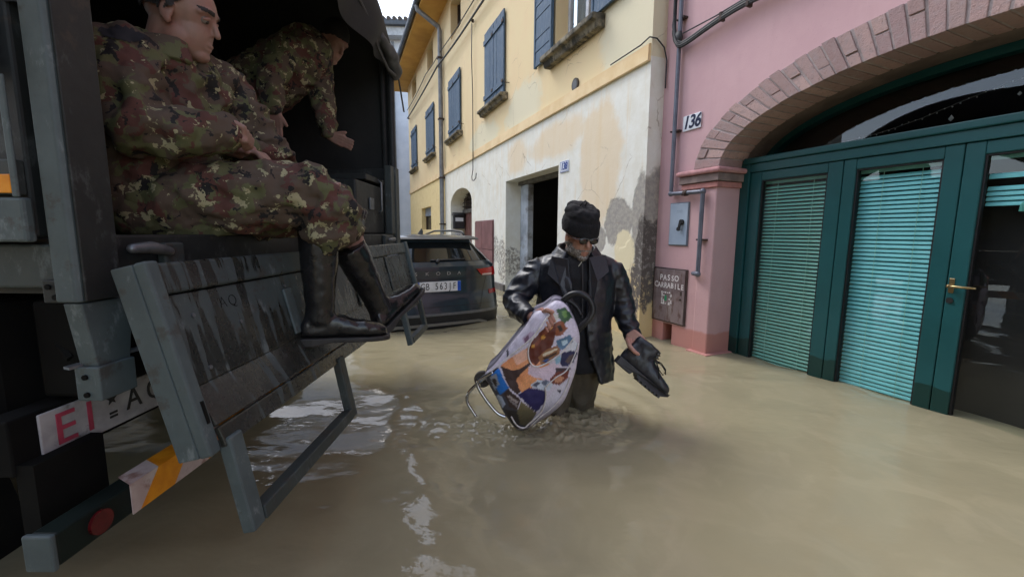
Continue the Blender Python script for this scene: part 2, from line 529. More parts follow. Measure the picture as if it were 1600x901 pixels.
# brick arch: every brick its own wedge
g = G('arch_brick')
oi = g.n('ShaderNodeObjectInfo').outputs['Random']
c = g.ramp(oi, [(0, lin(160, 138, 134)), (.3, lin(176, 148, 143)), (.6, lin(150, 126, 123)), (.85, lin(188, 160, 153)), (1, lin(150, 126, 126))])
c = g.mix(g.step(g.noise(22, 6, .65), .45, .72), c, lin(160, 142, 140))
c = g.mix(g.mth('MULTIPLY', g.step(g.noise(70, 3), .6, .7), .5), c, lin(110, 88, 84))
g.bsdf(c, .9, 0, g.bump(g.mth('ADD', g.noise(30, 5), g.noise(110, 3)), .6, .006), spec=.25)
M_BRICK = g.m
M_MORTAR = pm('lime_mortar', lin(172, 160, 158), lin(148, 136, 134), 12, .95, bump=.6, bscale=60)
arch = empty('brick_arch', (0, 0, 0)); arch.parent = pink
# equal arc lengths along the middle of the ring
tt = np.linspace(0, math.pi, 2001)
mx_ = AC + (AA + EA) / 2 * np.cos(tt); mz_ = AZ + (AB + EB) / 2 * np.sin(tt)
L = np.concatenate([[0], np.cumsum(np.hypot(np.diff(mx_), np.diff(mz_)))])
NB = int(round(L[-1] / .083))
edges = np.interp(np.linspace(0, L[-1], NB + 1), L, tt)
rb = random.Random(3)
def apt(t, f):      # point at fraction f of the ring thickness
    a = AA + (EA - AA) * f; b = AB + (EB - AB) * f
    return (AC + a * math.cos(t), AZ + b * math.sin(t))
mor = MB()
def wedge(mbx, ta, tb, fa, fb, y0, y1):
    p = [apt(ta, fa), apt(tb, fa), apt(tb, fb), apt(ta, fb)]
    mbx.prism(p, y0, y1)
for i in range(NB):
    ta, tb = edges[i], edges[i + 1]
    j = (tb - ta) * .085
    a_, b_ = ta + j * rb.uniform(.7, 1.3), tb - j * rb.uniform(.7, 1.3)
    wedge(mor, ta, tb, .015, .985, -DEPTH + .01, .001)
    out = 1 + rb.uniform(-.06, .035)
    if i % 2 == 0:
        cuts = [(-.005, out)]
    else:
        m = rb.choice((.36, .5, .52, .62)) + rb.uniform(-.03, .03)
        cuts = [(-.005, m - .022), (m + .022, out)]
    for fa, fb in cuts:
        k = MB(); dep = rb.uniform(.004, .014)
        wedge(k, a_, b_, fa, fb, -DEPTH + .005, dep)
        k.build('brick', M_BRICK, arch, bevel=.003)
mor.build('mortar', M_MORTAR, arch)

# ---------------------------------------------------------------- green glazed doors, set back in the arch
DY = -.30
g = G('green_door_paint')
x, y, z = g.xyz()
c = g.mix(g.step(g.noise(3, 5), .3, .7), (.006, .068, .074), (.009, .082, .090))
c = g.mix(g.mth('MULTIPLY', g.step(g.noise(16, 5, .7), .5, .8), .35), c, (.014, .105, .112))
wet = g.step(g.mth('SUBTRACT', z, g.mth('MULTIPLY', g.noise(7, 2), .09)), .115, .105)
c = g.mix(wet, c, (.003, .036, .032))
g.bsdf(c, .38, 0, g.bump(g.noise(60, 4), .08, .003), spec=.45)
M_GREEN = g.m
g = G('door_glass')
fr = g.n('ShaderNodeLayerWeight'); fr.inputs[0].default_value = .5
gl = g.n('ShaderNodeBsdfGlossy'); gl.inputs['Roughness'].default_value = .0; gl.inputs['Color'].default_value = (.9, .95, 1, 1)
tr = g.n('ShaderNodeBsdfTransparent'); tr.inputs['Color'].default_value = (.93, .97, .96, 1)
mx2 = g.n('ShaderNodeMixShader'); g.put(mx2.inputs[0], g.mth('ADD', .05, g.mth('MULTIPLY', g.mth('POWER', fr.outputs['Facing'], 5.0), .92)))
g.t.links.new(tr.outputs[0], mx2.inputs[1]); g.t.links.new(gl.outputs[0], mx2.inputs[2]); g.t.links.new(mx2.outputs[0], g.out.inputs[0])
M_GLASS = g.m
M_SEAL = pm('black_rubber', (.006, .006, .007), rough=.6)
M_BRASS = pm('brass', (.55, .42, .22), (.42, .31, .15), 20, .3, metal=1)
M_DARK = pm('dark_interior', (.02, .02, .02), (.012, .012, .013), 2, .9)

fr_o = empty('door_frame', (0, 0, 0)); fr_o.parent = pink
MB().box(-.085, 0.0, DY - .06, DY + .035, -.6, 1.70).build('stile', M_GREEN, fr_o, bevel=.004)
MB().box(-3.0, -2.915, DY - .06, DY + .035, -.6, 1.70).build('stile', M_GREEN, fr_o, bevel=.004)
MB().box(-2.915, -.085, DY - .06, DY + .033, 1.592, 1.66).build('transom', M_GREEN, fr_o, bevel=.004)
MB().box(-2.96, -.03, DY - .06, DY + .050, 1.662, 1.71).build('transom', M_GREEN, fr_o, bevel=.008)
# curved head frame and fanlight pane
FY_ = DY - .24
k = MB(); rings = []
for i in range(49):
    t = math.pi * i / 48
    rings.append([(AC + (AA - d) * math.cos(t), yy, max(1.712, AZ + (AB - d) * math.sin(t))) for d, yy in ((.0, FY_ - .05), (.0, FY_ + .03), (.05, FY_ + .03), (.05, FY_ - .05))])
k.loft(rings).build('arched_head', M_GREEN, fr_o)
pts = [(AC + (AA - .045) * math.cos(math.pi * i / 48), max(1.712, AZ + (AB - .045) * math.sin(math.pi * i / 48))) for i in range(49)]
MB().add([(a, FY_ - .009, b) for a, b in pts], [tuple(range(len(pts)))]).build('fanlight_pane', M_GLASS, fr_o, fix=False)
MB().box(-2.96, -.03, FY_ - .06, DY - .061, 1.60, 1.708).build('transom_shelf', M_GREEN, fr_o)
# plastered vault between the brick ring and the set-back fanlight
k = MB(); rings = []
for i in range(49):
    t = math.pi * i / 48
    rings.append([(AC + (AA + d) * math.cos(t), yy, AZ + (AB + d) * math.sin(t)) for d, yy in ((.002, -DEPTH + .006), (.08, -DEPTH + .006), (.08, FY_ - .06), (.002, FY_ - .06))])
k.loft(rings).build('vault_soffit', pm('old_vault_plaster', lin(126, 112, 104), lin(104, 92, 86), 5, .95, bump=.5), arch)
leaves = [(-.09, -.798, -.187, -.700), (-.802, -1.418, -.880, -1.333), (-1.422, -2.10, -1.505, -1.98), (-2.104, -2.91, -2.2, -2.78)]
doors = []
for i, (sa, sb, ga, gb) in enumerate(leaves):
    d = empty('door', (0, 0, 0)); d.parent = pink; doors.append(d)
    y0, y1 = DY - .05, DY + .022
    MB().box(ga, sa, y0, y1, -.6, 1.589).build('stile', M_GREEN, d, bevel=.005)
    MB().box(sb, gb, y0, y1, -.6, 1.589).build('stile', M_GREEN, d, bevel=.005)
    MB().box(gb, ga, y0, y1 - .0015, 1.517, 1.588).build('rail', M_GREEN, d, bevel=.005)
    MB().box(gb, ga, y0, y1 - .0015, -.6, -.33).build('rail', M_GREEN, d, bevel=.005)
    b = MB()
    for (xa, xb, za, zb) in ((ga - .010, ga, -.33, 1.517), (gb, gb + .010, -.33, 1.517), (gb + .010, ga - .010, 1.507, 1.517)):
        b.box(xa, xb, DY - .02, DY + .012, za, zb)
    b.build('glazing_bead', M_SEAL, d)
    MB().add([(gb, DY - .006, -.33), (ga, DY - .006, -.33), (ga, DY - .006, 1.517), (gb, DY - .006, 1.517)], [(3, 2, 1, 0)]).build('pane', M_GLASS, d, fix=False)
# lever handle and lock on the third leaf
hnd = MB()
hnd.tube([(-1.443, DY + .02, .775), (-1.443, DY + .065, .775)], .009, 10)
hnd.tube([(-1.443, DY + .062, .775), (-1.47, DY + .067, .776), (-1.56, DY + .066, .776)], [.008, .0075, .006], 10)
hnd.build('handle', M_BRASS, doors[2], smooth=True)
k = MB(); k.box(-1.455, -1.431, DY + .0215, DY + .026, .735, .82); k.build('handle_plate', M_BRASS, doors[2], bevel=.004)
k = MB(); k.tube([(-1.444, DY + .0215, .69), (-1.444, DY + .028, .69)], .017, 20); k.build('lock', M_SEAL, doors[2], smooth='auto')
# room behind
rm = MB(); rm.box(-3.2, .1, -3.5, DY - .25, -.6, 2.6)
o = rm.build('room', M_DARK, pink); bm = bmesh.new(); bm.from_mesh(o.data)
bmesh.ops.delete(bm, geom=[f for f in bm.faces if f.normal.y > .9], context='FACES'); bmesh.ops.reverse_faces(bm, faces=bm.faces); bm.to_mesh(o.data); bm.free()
MB().box(-2.90, -1.44, DY - .20, DY - .15, -.6, 1.59).build('added_dark_panel', M_DARK, pink)  # panel added to darken the right-hand panes and hide the water inside
# roof and bulk of the house, out of sight above
MB().box(-9, .9, -7, .55, TOP, TOP + .25).build('roof', pm('terracotta_roof', (.28, .12, .07), (.2, .09, .06), 6, .9), pink)
MB().box(-9, .9, -7, -3.6, -.6, TOP).build('rear_wall', M_PINK, pink)

# ---------------------------------------------------------------- venetian blinds behind the panes
def blind(name, label, xa, xb, zs, mat, tilt, pitchz, cords, parent_slats=True, w=.026, yb=DY - .045):
    b = empty(name, (0, 0, 0), 0, label, 'blind', 'venetian blinds behind the green doors')
    b.matrix_world = Matrix.Translation(PO) @ Matrix.Rotation(PANG, 4, 'Z')
    k = MB(); L_ = xb - xa; rows = []
    for u in np.linspace(-1, 1, 5):
        a = u * w / 2; crown = .003 * (1 - u * u)
        rows.append([(0, a * math.cos(tilt) - crown * math.sin(tilt), a * math.sin(tilt) + crown * math.cos(tilt)), (L_, a * math.cos(tilt) - crown * math.sin(tilt), a * math.sin(tilt) + crown * math.cos(tilt))])
    k.grid(rows)
    src = None
    for zz in zs:
        if src is None:
            src = k.build('slat', mat, b, smooth=True, fix=False); o = src
        else:
            o = inst(src, 'slat', b)
        o.location = (xa, yb + rb.uniform(-.001, .001), zz + rb.uniform(-.0008, .0008))
    c = MB()
    for cx in cords:
        c.tube([(cx, yb + .014, 1.50), (cx, yb + .014, min(zs) - .01)], .0016, 5)
    c.build('cord', pm('blind_cord', lin(150, 205, 190), rough=.7), b)
    MB().box(xa, xb, yb - .015, yb + .015, 1.488, 1.512).build('head_rail', pm('blind_rail', lin(120, 190, 190), rough=.5), b)
    return b
zz2 = list(np.arange(-.30, 1.478, .0288))
M_SL1 = pm('pale_green_slat', (.15, .44, .36), (.13, .40, .33), 6, .5)
M_SL2 = pm('cyan_slat', (.19, .62, .66), (.17, .57, .62), 6, .45)
blind('venetian_blind', 'green venetian blind in the door pane beside the pink pilaster', -.697, -.190, zz2, M_SL1, R(-48), .0288, (-.30, -.58))
blind('venetian_blind', 'bright cyan venetian blind lowered in the middle door pane', -1.330, -.884, zz2, M_SL2, R(-65), .0288, (-1.02, -1.22))
blind('venetian_blind', 'half raised cyan venetian blind above the dark glass pane', -1.976, -1.512, [1.395, 1.40, 1.330, 1.302, 1.274, 1.246], M_SL2, R(-66), .0288, (-1.75,))
k = MB(); k.tube([(-1.66, DY - .03, 1.20), (-1.66, DY - .03, 1.235), (-1.66, DY - .03, 1.25)], [.014, .011, .004], 8)
k.build('cord_tassel', pm('tassel', lin(90, 170, 160), rough=.6), bpy.data.objects['venetian_blind.002'])

# ---------------------------------------------------------------- glass bead garland in the fanlight
gar = empty('bead_garland', (0, 0, 0), 0, 'garland of glass beads and crystal drops hanging in the dark fanlight', 'garland')
gar.matrix_world = Matrix.Translation(PO) @ Matrix.Rotation(PANG, 4, 'Z')
g = G('crystal'); g.bsdf((.40, .43, .46), .05, 0, spec=.8); M_CRY = g.m
gy = DY - .30
line = [(-.62, 1.775), (-.85, 1.80), (-1.05, 1.84), (-1.25, 1.90), (-1.45, 1.955), (-1.65, 1.965), (-1.9, 1.955), (-2.2, 1.87)]
k = MB(); k.tube([(a, gy, b) for a, b in line], .0025, 5); k.build('string', pm('string_grey', (.12, .12, .12)), gar)
lx = [q[0] for q in line][::-1]; lz = [q[1] for q in line][::-1]
src = None
for i, bx_ in enumerate(np.arange(-2.15, -.62, .036)):
    if src is None:
        k = MB(); k.ball((0, 0, 0), 0.0045, 8, 6); src = k.build('bead', M_CRY, gar, smooth=True); o = src
    else: o = inst(src, 'bead', gar)
    o.location = (bx_, gy, float(np.interp(bx_, lx, lz)) + rb.uniform(-.012, .006))
for cx, cz, s in ((-.825, 1.755, .016), (-.885, 1.755, .019), (-.93, 1.755, .015), (-1.215, 1.81, .021), (-1.60, 1.905, .018), (-1.5, 1.88, .014)):
    k = MB(); k.add([(0, 0, s), (s * .7, 0, -s * .1), (0, s * .25, -s * .2), (-s * .7, 0, -s * .1), (0, -s * .25, -s * .2), (0, 0, -s * .9)], [(0, 1, 2), (0, 2, 3), (0, 3, 4), (0, 4, 1), (5, 2, 1), (5, 3, 2), (5, 4, 3), (5, 1, 4)])
    o = k.build('crystal_drop', M_CRY, gar); o.location = (cx, gy, cz)
# ================================================================== yellow house (same axes, starting at its near corner)
YO = PO + PE * .703 + Vector((-.913, -.408, 0)) * .17; YE = Vector((-.372, .928, 0)).normalized(); YANG = math.atan2(YE.y, YE.x)
yel = empty('yellow_house', YO, YANG, 'old yellow and white plastered house with dark blue shutters', 'house')
g = G('old_yellow_plaster')
x, y, z = g.xyz()
nA = g.noise(1.6, 7, .62); nB = g.noise(5, 7, .65, v=g.map((1, 1, 1), (5, 3, 8))); nC = g.noise(.8, 5, .6, v=g.map((1, 1, .35), (2, 2, 2))); nD = g.noise(18, 6, .7)
nE = g.noise(2.6, 7, .65, v=g.map((1, 1, 1), (9, 1, 4)))
peach = lin(230, 209, 166); cream = lin(220, 215, 190); white = lin(232, 231, 222); tan = lin(226, 206, 174)
upper = g.mix(g.step(nA, .40, .62), peach, lin(230, 206, 164))
# pale limewashed patches between the windows
pale = g.mth('MAXIMUM', g.blob(x, z, .35, 3.3, .55, 1.1, nE, .18, .5), g.mth('MAXIMUM', g.blob(x, z, 3.1, 3.05, .75, .42, nE, .15, .5), g.blob(x, z, 5.2, 3.0, .9, .3, nE, .2, .5)))
upper = g.mix(g.mth('MULTIPLY', pale, .75), upper, cream)
upper = g.mix(g.mth('MULTIPLY', g.step(nC, .5, .7), .35), upper, lin(214, 188, 142))
lower = g.mix(g.step(nB, .35, .65), white, lin(224, 221, 208))
lower = g.mix(g.mth('MULTIPLY', g.mth('MAXIMUM', g.blob(x, z, .85, 1.85, .42, .75, nE, .16, .45), g.mth('MAXIMUM', g.blob(x, z, 2.0, 2.35, .85, .22, nE, .3, .6), g.blob(x, z, 3.3, 2.35, .4, .3, nE, .3, .6))), .8), lower, tan)
streak = g.noise(2.5, 5, .6, v=g.map((4, 1, .3)))
lower = g.mix(g.mth('MULTIPLY', g.step(streak, .5, .72), .4), lower, lin(222, 196, 150))
yel_low = g.mix(g.step(nB, .35, .65), lin(232, 212, 160), lin(224, 202, 150))
lower = g.mix(g.step(x, 8.66, 8.70), lower, yel_low)
c = g.mix(g.step(z, 2.735, 2.745), lower, upper)
# foot of the wall: ochre base, flaked grey render, dark damp
foot = g.mth('MULTIPLY', g.step(g.mth('SUBTRACT', z, g.mth('MULTIPLY', nE, .9)), .32, .10), g.step(x, 1.5, .9))
c = g.mix(g.mth('MULTIPLY', foot, .8), c, lin(206, 178, 116))
grey = g.mth('MAXIMUM', g.blob(x, z, .42, 1.16, .26, .30, nE, .08, .55), g.mth('MAXIMUM', g.blob(x, z, .03, 1.15, .16, .55, nE, .10, .5), g.blob(x, z, .78, 1.0, .16, .16, nE, .08, .6)))
c = g.mix(grey, c, g.mix(g.step(nD, .35, .65), lin(150, 146, 142), lin(176, 170, 158)))
white2 = g.blob(x, z, .30, .88, .18, .22, nB, .1, .5)
c = g.mix(white2, c, lin(226, 214, 180))
dk = g.mth('MAXIMUM', g.blob(x, z, .0, .78, .13, .42, nE, .08, .6), g.mth('MAXIMUM', g.blob(x, z, .16, .33, .14, .26, nB, .08, .7), g.blob(x, z, .07, .55, .10, .3, nB, .1, .7)))
dk = g.mth('MULTIPLY', dk, g.step(nD, .34, .5))
dk2 = g.mth('MULTIPLY', g.mth('MAXIMUM', g.blob(x, z, 4.02, .55, .22, .42, nB, .1, .6), g.blob(x, z, 4.4, .75, .22, .25, nB, .1, .8)), g.step(nD, .42, .55))
c = g.mix(dk, c, lin(98, 92, 88)); c = g.mix(g.mth('MULTIPLY', dk2, .8), c, lin(120, 112, 104))
# hairline cracks and fly specks
crk = g.mth('MULTIPLY', g.step(g.voro(1.7, v=g.mix(.12, g.co(), g.noise(3, 5, color=True)), feature='DISTANCE_TO_EDGE'), .008, .002), g.step(nA, .5, .6))
c = g.mix(g.mth('MULTIPLY', crk, .5), c, lin(140, 122, 96))
c = g.mix(g.mth('MULTIPLY', g.step(g.noise(45, 4, .7), .66, .74), .45), c, lin(170, 152, 118))
hgt = g.mth('ADD', g.mth('MULTIPLY', nB, .5), g.mth('ADD', g.mth('MULTIPLY', nD, .6), g.mth('MULTIPLY', g.mth('ADD', grey, dk), -1.2)))
g.bsdf(c, .9, 0, g.bump(hgt, .45, .008), spec=.25)
M_YEL = g.m

# wall with openings (xa, xb, za, zb, reveal depth)
WIN1 = (1.0, 1.985, 3.47, 5.0, .24)
DOOR = (1.822, 3.838, -.6, 1.992, .30)
ARCHD = (6.02, 8.05, -.6, 1.79, .42)
UPW = [(6.86, 7.85, 5.93, 6.80, .22), (10.1, 11.03, 6.2, 6.9, .22), (13.2, 14.2, 6.25, 6.9, .22), (3.6, 4.6, 5.93, 6.8, .22)]
SMALL = (10.8, 12.6, 1.18, 1.95, .2)
opens = [WIN1, DOOR, ARCHD, SMALL] + UPW
XS = sorted({0, 15.3} | {q for o_ in opens for q in o_[:2]} | set(np.arange(1, 15.3, 1.0)))
ZS = sorted({-.6, 7.08, 2.173} | {q for o_ in opens for q in o_[2:4]})
mb = MB()
def inside(xm, zm):
    for (a, b, c_, d, _) in opens:
        if a < xm < b and c_ < zm < d: return True
    return ARCHD[0] < xm < ARCHD[1] and 1.79 <= zm <= 2.173
for xa, xb in zip(XS[:-1], XS[1:]):
    for za, zb in zip(ZS[:-1], ZS[1:]):
        if not inside((xa + xb) / 2, (za + zb) / 2):
            mb.add([(xa, 0, za), (xb, 0, za), (xb, 0, zb), (xa, 0, zb)], [(0, 1, 2, 3)])
for (a, b, c_, d, t) in opens:
    mb.add([(a, 0, c_), (a, -t, c_), (a, -t, d), (a, 0, d)], [(0, 1, 2, 3)])
    mb.add([(b, 0, c_), (b, -t, c_), (b, -t, d), (b, 0, d)], [(0, 1, 2, 3)])
    mb.add([(a, 0, c_), (b, 0, c_), (b, -t, c_), (a, -t, c_)], [(0, 1, 2, 3)])
    if (a, b) != ARCHD[:2]: mb.add([(a, 0, d), (b, 0, d), (b, -t, d), (a, -t, d)], [(0, 1, 2, 3)])
# arched head of the front door
acx, aa, ab = (ARCHD[0] + ARCHD[1]) / 2, (ARCHD[1] - ARCHD[0]) / 2, .383
ap = [(acx + aa * math.cos(math.pi * i / 24), 1.79 + ab * math.sin(math.pi * i / 24)) for i in range(25)]
for (xa, za), (xb, zb) in zip(ap[:-1], ap[1:]):
    mb.add([(xa, 0, za), (xb, 0, zb), (xb, 0, 2.173), (xa, 0, 2.173)], [(0, 1, 2, 3)])
    mb.add([(xa, 0, za), (xb, 0, zb), (xb, -.42, zb), (xa, -.42, za)], [(0, 1, 2, 3)])
mb.add([(0, 0, -.6), (0, -1.2, -.6), (0, -1.2, 7.08), (0, 0, 7.08)], [(0, 1, 2, 3)])
mb.add([(15.3, 0, -.6), (15.3, -7, -.6), (15.3, -7, 7.08), (15.3, 0, 7.08)], [(0, 1, 2, 3)])
mb.build('wall', M_YEL, yel, fix=False)
MB().box(0, 15.3, -7.2, -7, -.6, 7.08).build('rear_wall', M_YEL, yel)  # unseen back of the house, put in to block light
g = G('string_course_plaster'); n = g.noise(3, 6, .6)
g.bsdf(g.mix(g.step(n, .35, .65), lin(234, 210, 168), lin(224, 196, 150)), .88, 0, g.bump(g.noise(20, 5), .3, .006), spec=.25)
M_BAND = g.m
k = MB(); k.prism([(0, 2.70), (.022, 2.69), (.034, 2.70), (.03, 2.845), (.012, 2.856), (0, 2.856)], .01, 15.29, 'x')
k.build('string_course', M_BAND, yel)
M_PLINTH = pm('grey_plinth', lin(120, 116, 112), lin(96, 92, 90), 6, .9, bump=.5)
MB().box(3.84, 6.0, 0.0, .05, -.6, .12).build('plinth', M_PLINTH, yel, bevel=.01)
MB().box(8.07, 15.3, 0.0, .05, -.6, .12).build('plinth', M_PLINTH, yel, bevel=.01)

# shutters: ledged boards, each board its own piece
g = G('blue_shutter_paint')
x, y, z = g.xyz()
gr = g.noise(6, 6, .7, v=g.map((22, 22, 1.2)))
c = g.mix(g.step(gr, .35, .7), lin(62, 84, 108), lin(86, 108, 128))
c = g.mix(g.mth('MULTIPLY', g.step(g.noise(9, 6, .75, v=g.map((6, 6, .8))), .52, .66), .7), c, lin(122, 132, 138))
c = g.mix(g.mth('MULTIPLY', g.step(g.noise(14, 6, .75, v=g.map((9, 9, .7), (4, 4, 4))), .55, .68), .8), c, lin(44, 50, 60))
g.bsdf(c, .7, 0, g.bump(gr, .4, .006), spec=.3)
M_SHUT = g.m
M_IRON = pm('rusty_iron', (.05, .035, .03), (.09, .06, .05), 30, .8, metal=.3)
M_SILL = pm('weathered_sill', lin(150, 140, 118), lin(98, 92, 80), 5, .95, bump=1.0, bscale=18, dirt=(lin(58, 56, 50), 7, .45, .62))
M_IN = pm('window_dark', (.015, .017, .02), rough=.3)
def shutter(parent, xa, xb, za, zb, y0=.02, nb=3, diag=False):
    sh = empty('shutter', (0, 0, 0)); sh.parent = parent
    w = (xb - xa) / nb
    for i in range(nb):
        q = MB().box(xa + i * w + .004, xa + (i + 1) * w - .004, y0, y0 + .03 + rb.uniform(-.003, .003), za + rb.uniform(0, .006), zb)
        q.build('board', M_SHUT, sh, bevel=.004)
    for zc in (za + .18, zb - .18):
        MB().box(xa + .01, xb - .01, y0 + .034, y0 + .052, zc - .045, zc + .045).build('batten', M_SHUT, sh, bevel=.004)
    for zc in (za + .2, zb - .2):
        MB().box(xa - .03, xa + .05, y0 + .052, y0 + .06, zc - .02, zc + .02).build('hinge', M_IRON, sh)
    return sh
def sill(parent, xa, xb, z1, h=.11, d=.15):
    k = MB(); k.prism([(0, z1 - h), (d * .55, z1 - h), (d * .7, z1 - h * .5), (d, z1 - h * .45), (d, z1), (0, z1 + .015)], xa, xb, 'x')
    o = k.build('sill', M_SILL, parent, bevel=.012)
    return o
for xa, xb, za, zb in ((3.86, 4.95, 3.52, 4.90), (6.84, 7.98, 3.52, 4.96), (9.98, 11.25, 3.54, 5.03), (13.2, 14.45, 3.56, 5.08)):
    w = empty('window', (0, 0, 0)); w.parent = yel
    shutter(w, xa, (xa + xb) / 2 - .004, za, zb); shutter(w, (xa + xb) / 2 + .004, xb, za, zb)
    sill(w, xa - .10, xb + .18, za - .02)
    MB().tube([(xa - .16, .0, za + .12), (xa - .16, .10, za + .12), (xa - .16, .10, za + .17)], .007, 6).build('shutter_hook', M_IRON, w)
# the open window: shutters folded back, casement and grey curtain inside
w = empty('window', (0, 0, 0)); w.parent = yel
def pan_shutter(parent, xa, xb, za, zb, y0):
    sh = empty('shutter', (0, 0, 0)); sh.parent = parent
    z0 = za; hs = [.20, .17, .28, .16, .20, .22, .26, .2]
    for h in hs:
        z1 = min(zb, z0 + h)
        q = MB(); q.add([(xa, y0, z0 + .004), (xb, y0, z0 + .004), (xb, y0 + .032, z0 + .004), (xa, y0 + .032, z0 + .004), (xa, y0, z1), (xb, y0, z1), (xb, y0 + .026, z1), (xa, y0 + .026, z1)],
                        [(3, 2, 1, 0), (4, 5, 6, 7), (0, 1, 5, 4), (1, 2, 6, 5), (2, 3, 7, 6), (3, 0, 4, 7)])
        q.build('board', M_SHUT, sh, bevel=.003)
        z0 = z1
        if z0 >= zb: break
    for xx in (xa, xb):
        MB().box(xx - .02, xx + .02, y0 - .004, y0 + .04, za - .01, zb).build('stile', M_SHUT, sh, bevel=.003)
    return sh
pan_shutter(w, 2.02, 2.53, 3.47, 4.98, .03)
pan_shutter(w, .46, .98, 3.49, 4.98, .03)
sill(w, .80, 2.14, 3.46, .14, .17)
M_WFR = pm('grey_window_frame', lin(196, 200, 206), lin(170, 174, 182), 10, .5)
fr = MB()
for (xa, xb, za, zb) in ((1.0, 1.06, 3.47, 5.0), (1.925, 1.985, 3.47, 5.0), (1.46, 1.53, 3.53, 4.94), (1.06, 1.925, 3.47, 3.53), (1.06, 1.925, 4.94, 5.0)):
    fr.box(xa, xb, -.24, -.18, za, zb)
fr.build('casement', M_WFR, w, bevel=.006)
MB().box(1.06, 1.925, -.222, -.216, 3.53, 4.94).build('pane', M_GLASS, w)
cu = MB(); rows = [[(xx, -.30 + .02 * math.sin(xx * 60) + .008 * math.sin(xx * 23), zz) for xx in np.linspace(1.02, 1.97, 90)] for zz in (3.45, 5.0)]
cu.grid(rows); cu.build('curtain', pm('grey_curtain', lin(150, 150, 158), lin(120, 120, 130), 5, .9), w, smooth=True, fix=False)
for (a, b, c_, d, t) in UPW + [SMALL]:
    w = empty('window', (0, 0, 0)); w.parent = yel
    MB().box(a, b, -t - .01, -t, c_, d).build('pane', M_IN, w)
    f = MB(); f.box(a, a + .06, -t, -t + .04, c_, d); f.box(b - .06, b, -t, -t + .04, c_, d); f.box((a + b) / 2 - .04, (a + b) / 2 + .04, -t, -t + .04, c_, d)
    f.build('frame', pm('brown_frame', (.08, .05, .035), (.06, .04, .03), 12, .6), w)
    if (a, b) == SMALL[:2]:
        MB().box(a + .06, b - .06, -t + .04, -t + .07, d - .28, d).build('roller_blind', pm('grey_roller', lin(150, 160, 176), rough=.6), w)

# doorway 138: dark room, pale inner wall on the far side
M_INW = pm('inner_wall_white', lin(196, 204, 212), lin(160, 166, 174), 3, .9, bump=.3, dirt=(lin(120, 116, 110), 3, .5, .7))
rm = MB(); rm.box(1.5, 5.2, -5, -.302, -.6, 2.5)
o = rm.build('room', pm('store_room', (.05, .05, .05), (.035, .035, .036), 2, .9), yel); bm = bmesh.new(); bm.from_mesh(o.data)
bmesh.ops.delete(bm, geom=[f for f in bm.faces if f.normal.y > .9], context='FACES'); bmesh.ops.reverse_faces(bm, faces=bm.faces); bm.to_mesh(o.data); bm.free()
MB().box(3.50, 3.838, -.40, -.29, -.6, 1.93).build('door_jamb', M_INW, yel, bevel=.01)
MB().box(1.822, 3.838, -.36, -.24, 1.93, 1.99).build('lintel', pm('lintel_grey', lin(116, 112, 104), lin(90, 86, 80), 8, .9, bump=.5), yel, bevel=.006)
# brown wooden front door with iron fanlight
dr = empty('door', (0, 0, 0)); dr.parent = yel
M_BRN = pm('brown_door_paint', lin(122, 84, 78), lin(104, 70, 66), 5, .65, bump=.2)
for i in range(8):
    a = ARCHD[0] + i * (ARCHD[1] - ARCHD[0]) / 8
    MB().box(a + .006, a + (ARCHD[1] - ARCHD[0]) / 8 - .006, -.42, -.385 + rb.uniform(-.004, .004), -.6, 1.60).build('plank', M_BRN, dr, bevel=.006)
MB().box(ARCHD[0], ARCHD[1], -.42, -.33, 1.60, 1.70).build('lintel', pm('door_lintel', lin(112, 108, 104), lin(90, 86, 84), 9, .8), dr, bevel=.01)
gr = MB()
for i in range(1, 16):
    a = ARCHD[0] + i * 2 * aa / 16
    h = ab * math.sqrt(max(0, 1 - ((a - acx) / aa) ** 2))
    gr.tube([(a, -.36, 1.70), (a, -.36, 1.79 + h)], .012, 5)
for zz in (1.78, 1.88, 1.98, 2.08):
    hw = aa * math.sqrt(max(0, 1 - (max(0, zz - 1.79) / ab) ** 2))
    gr.tube([(acx - hw, -.345, zz), (acx + hw, -.345, zz)], .011, 5)
gr.build('fanlight_grille', M_IRON, dr)
MB().prism([(ARCHD[0], 1.70), (ARCHD[1], 1.70)] + ap, -.425, -.415).build('fanlight_pane', M_IN, dr)
# brown utility hatch, two doors
hatch = empty('hatch', (0, 0, 0)); hatch.parent = yel
M_HAT = pm('maroon_hatch_paint', lin(128, 88, 88), lin(112, 76, 76), 4, .6, bump=.15)
MB().box(4.48, 5.70, .0, .012, .18, 1.33).build('frame', M_HAT, hatch, bevel=.003)
MB().box(4.50, 5.18, .012, .032, .74, 1.31).build('panel', M_HAT, hatch, bevel=.004)
MB().box(5.20, 5.68, .012, .030, .74, 1.31).build('panel', M_HAT, hatch, bevel=.004)
MB().box(4.50, 5.68, .012, .030, .20, .725).build('panel', M_HAT, hatch, bevel=.004)
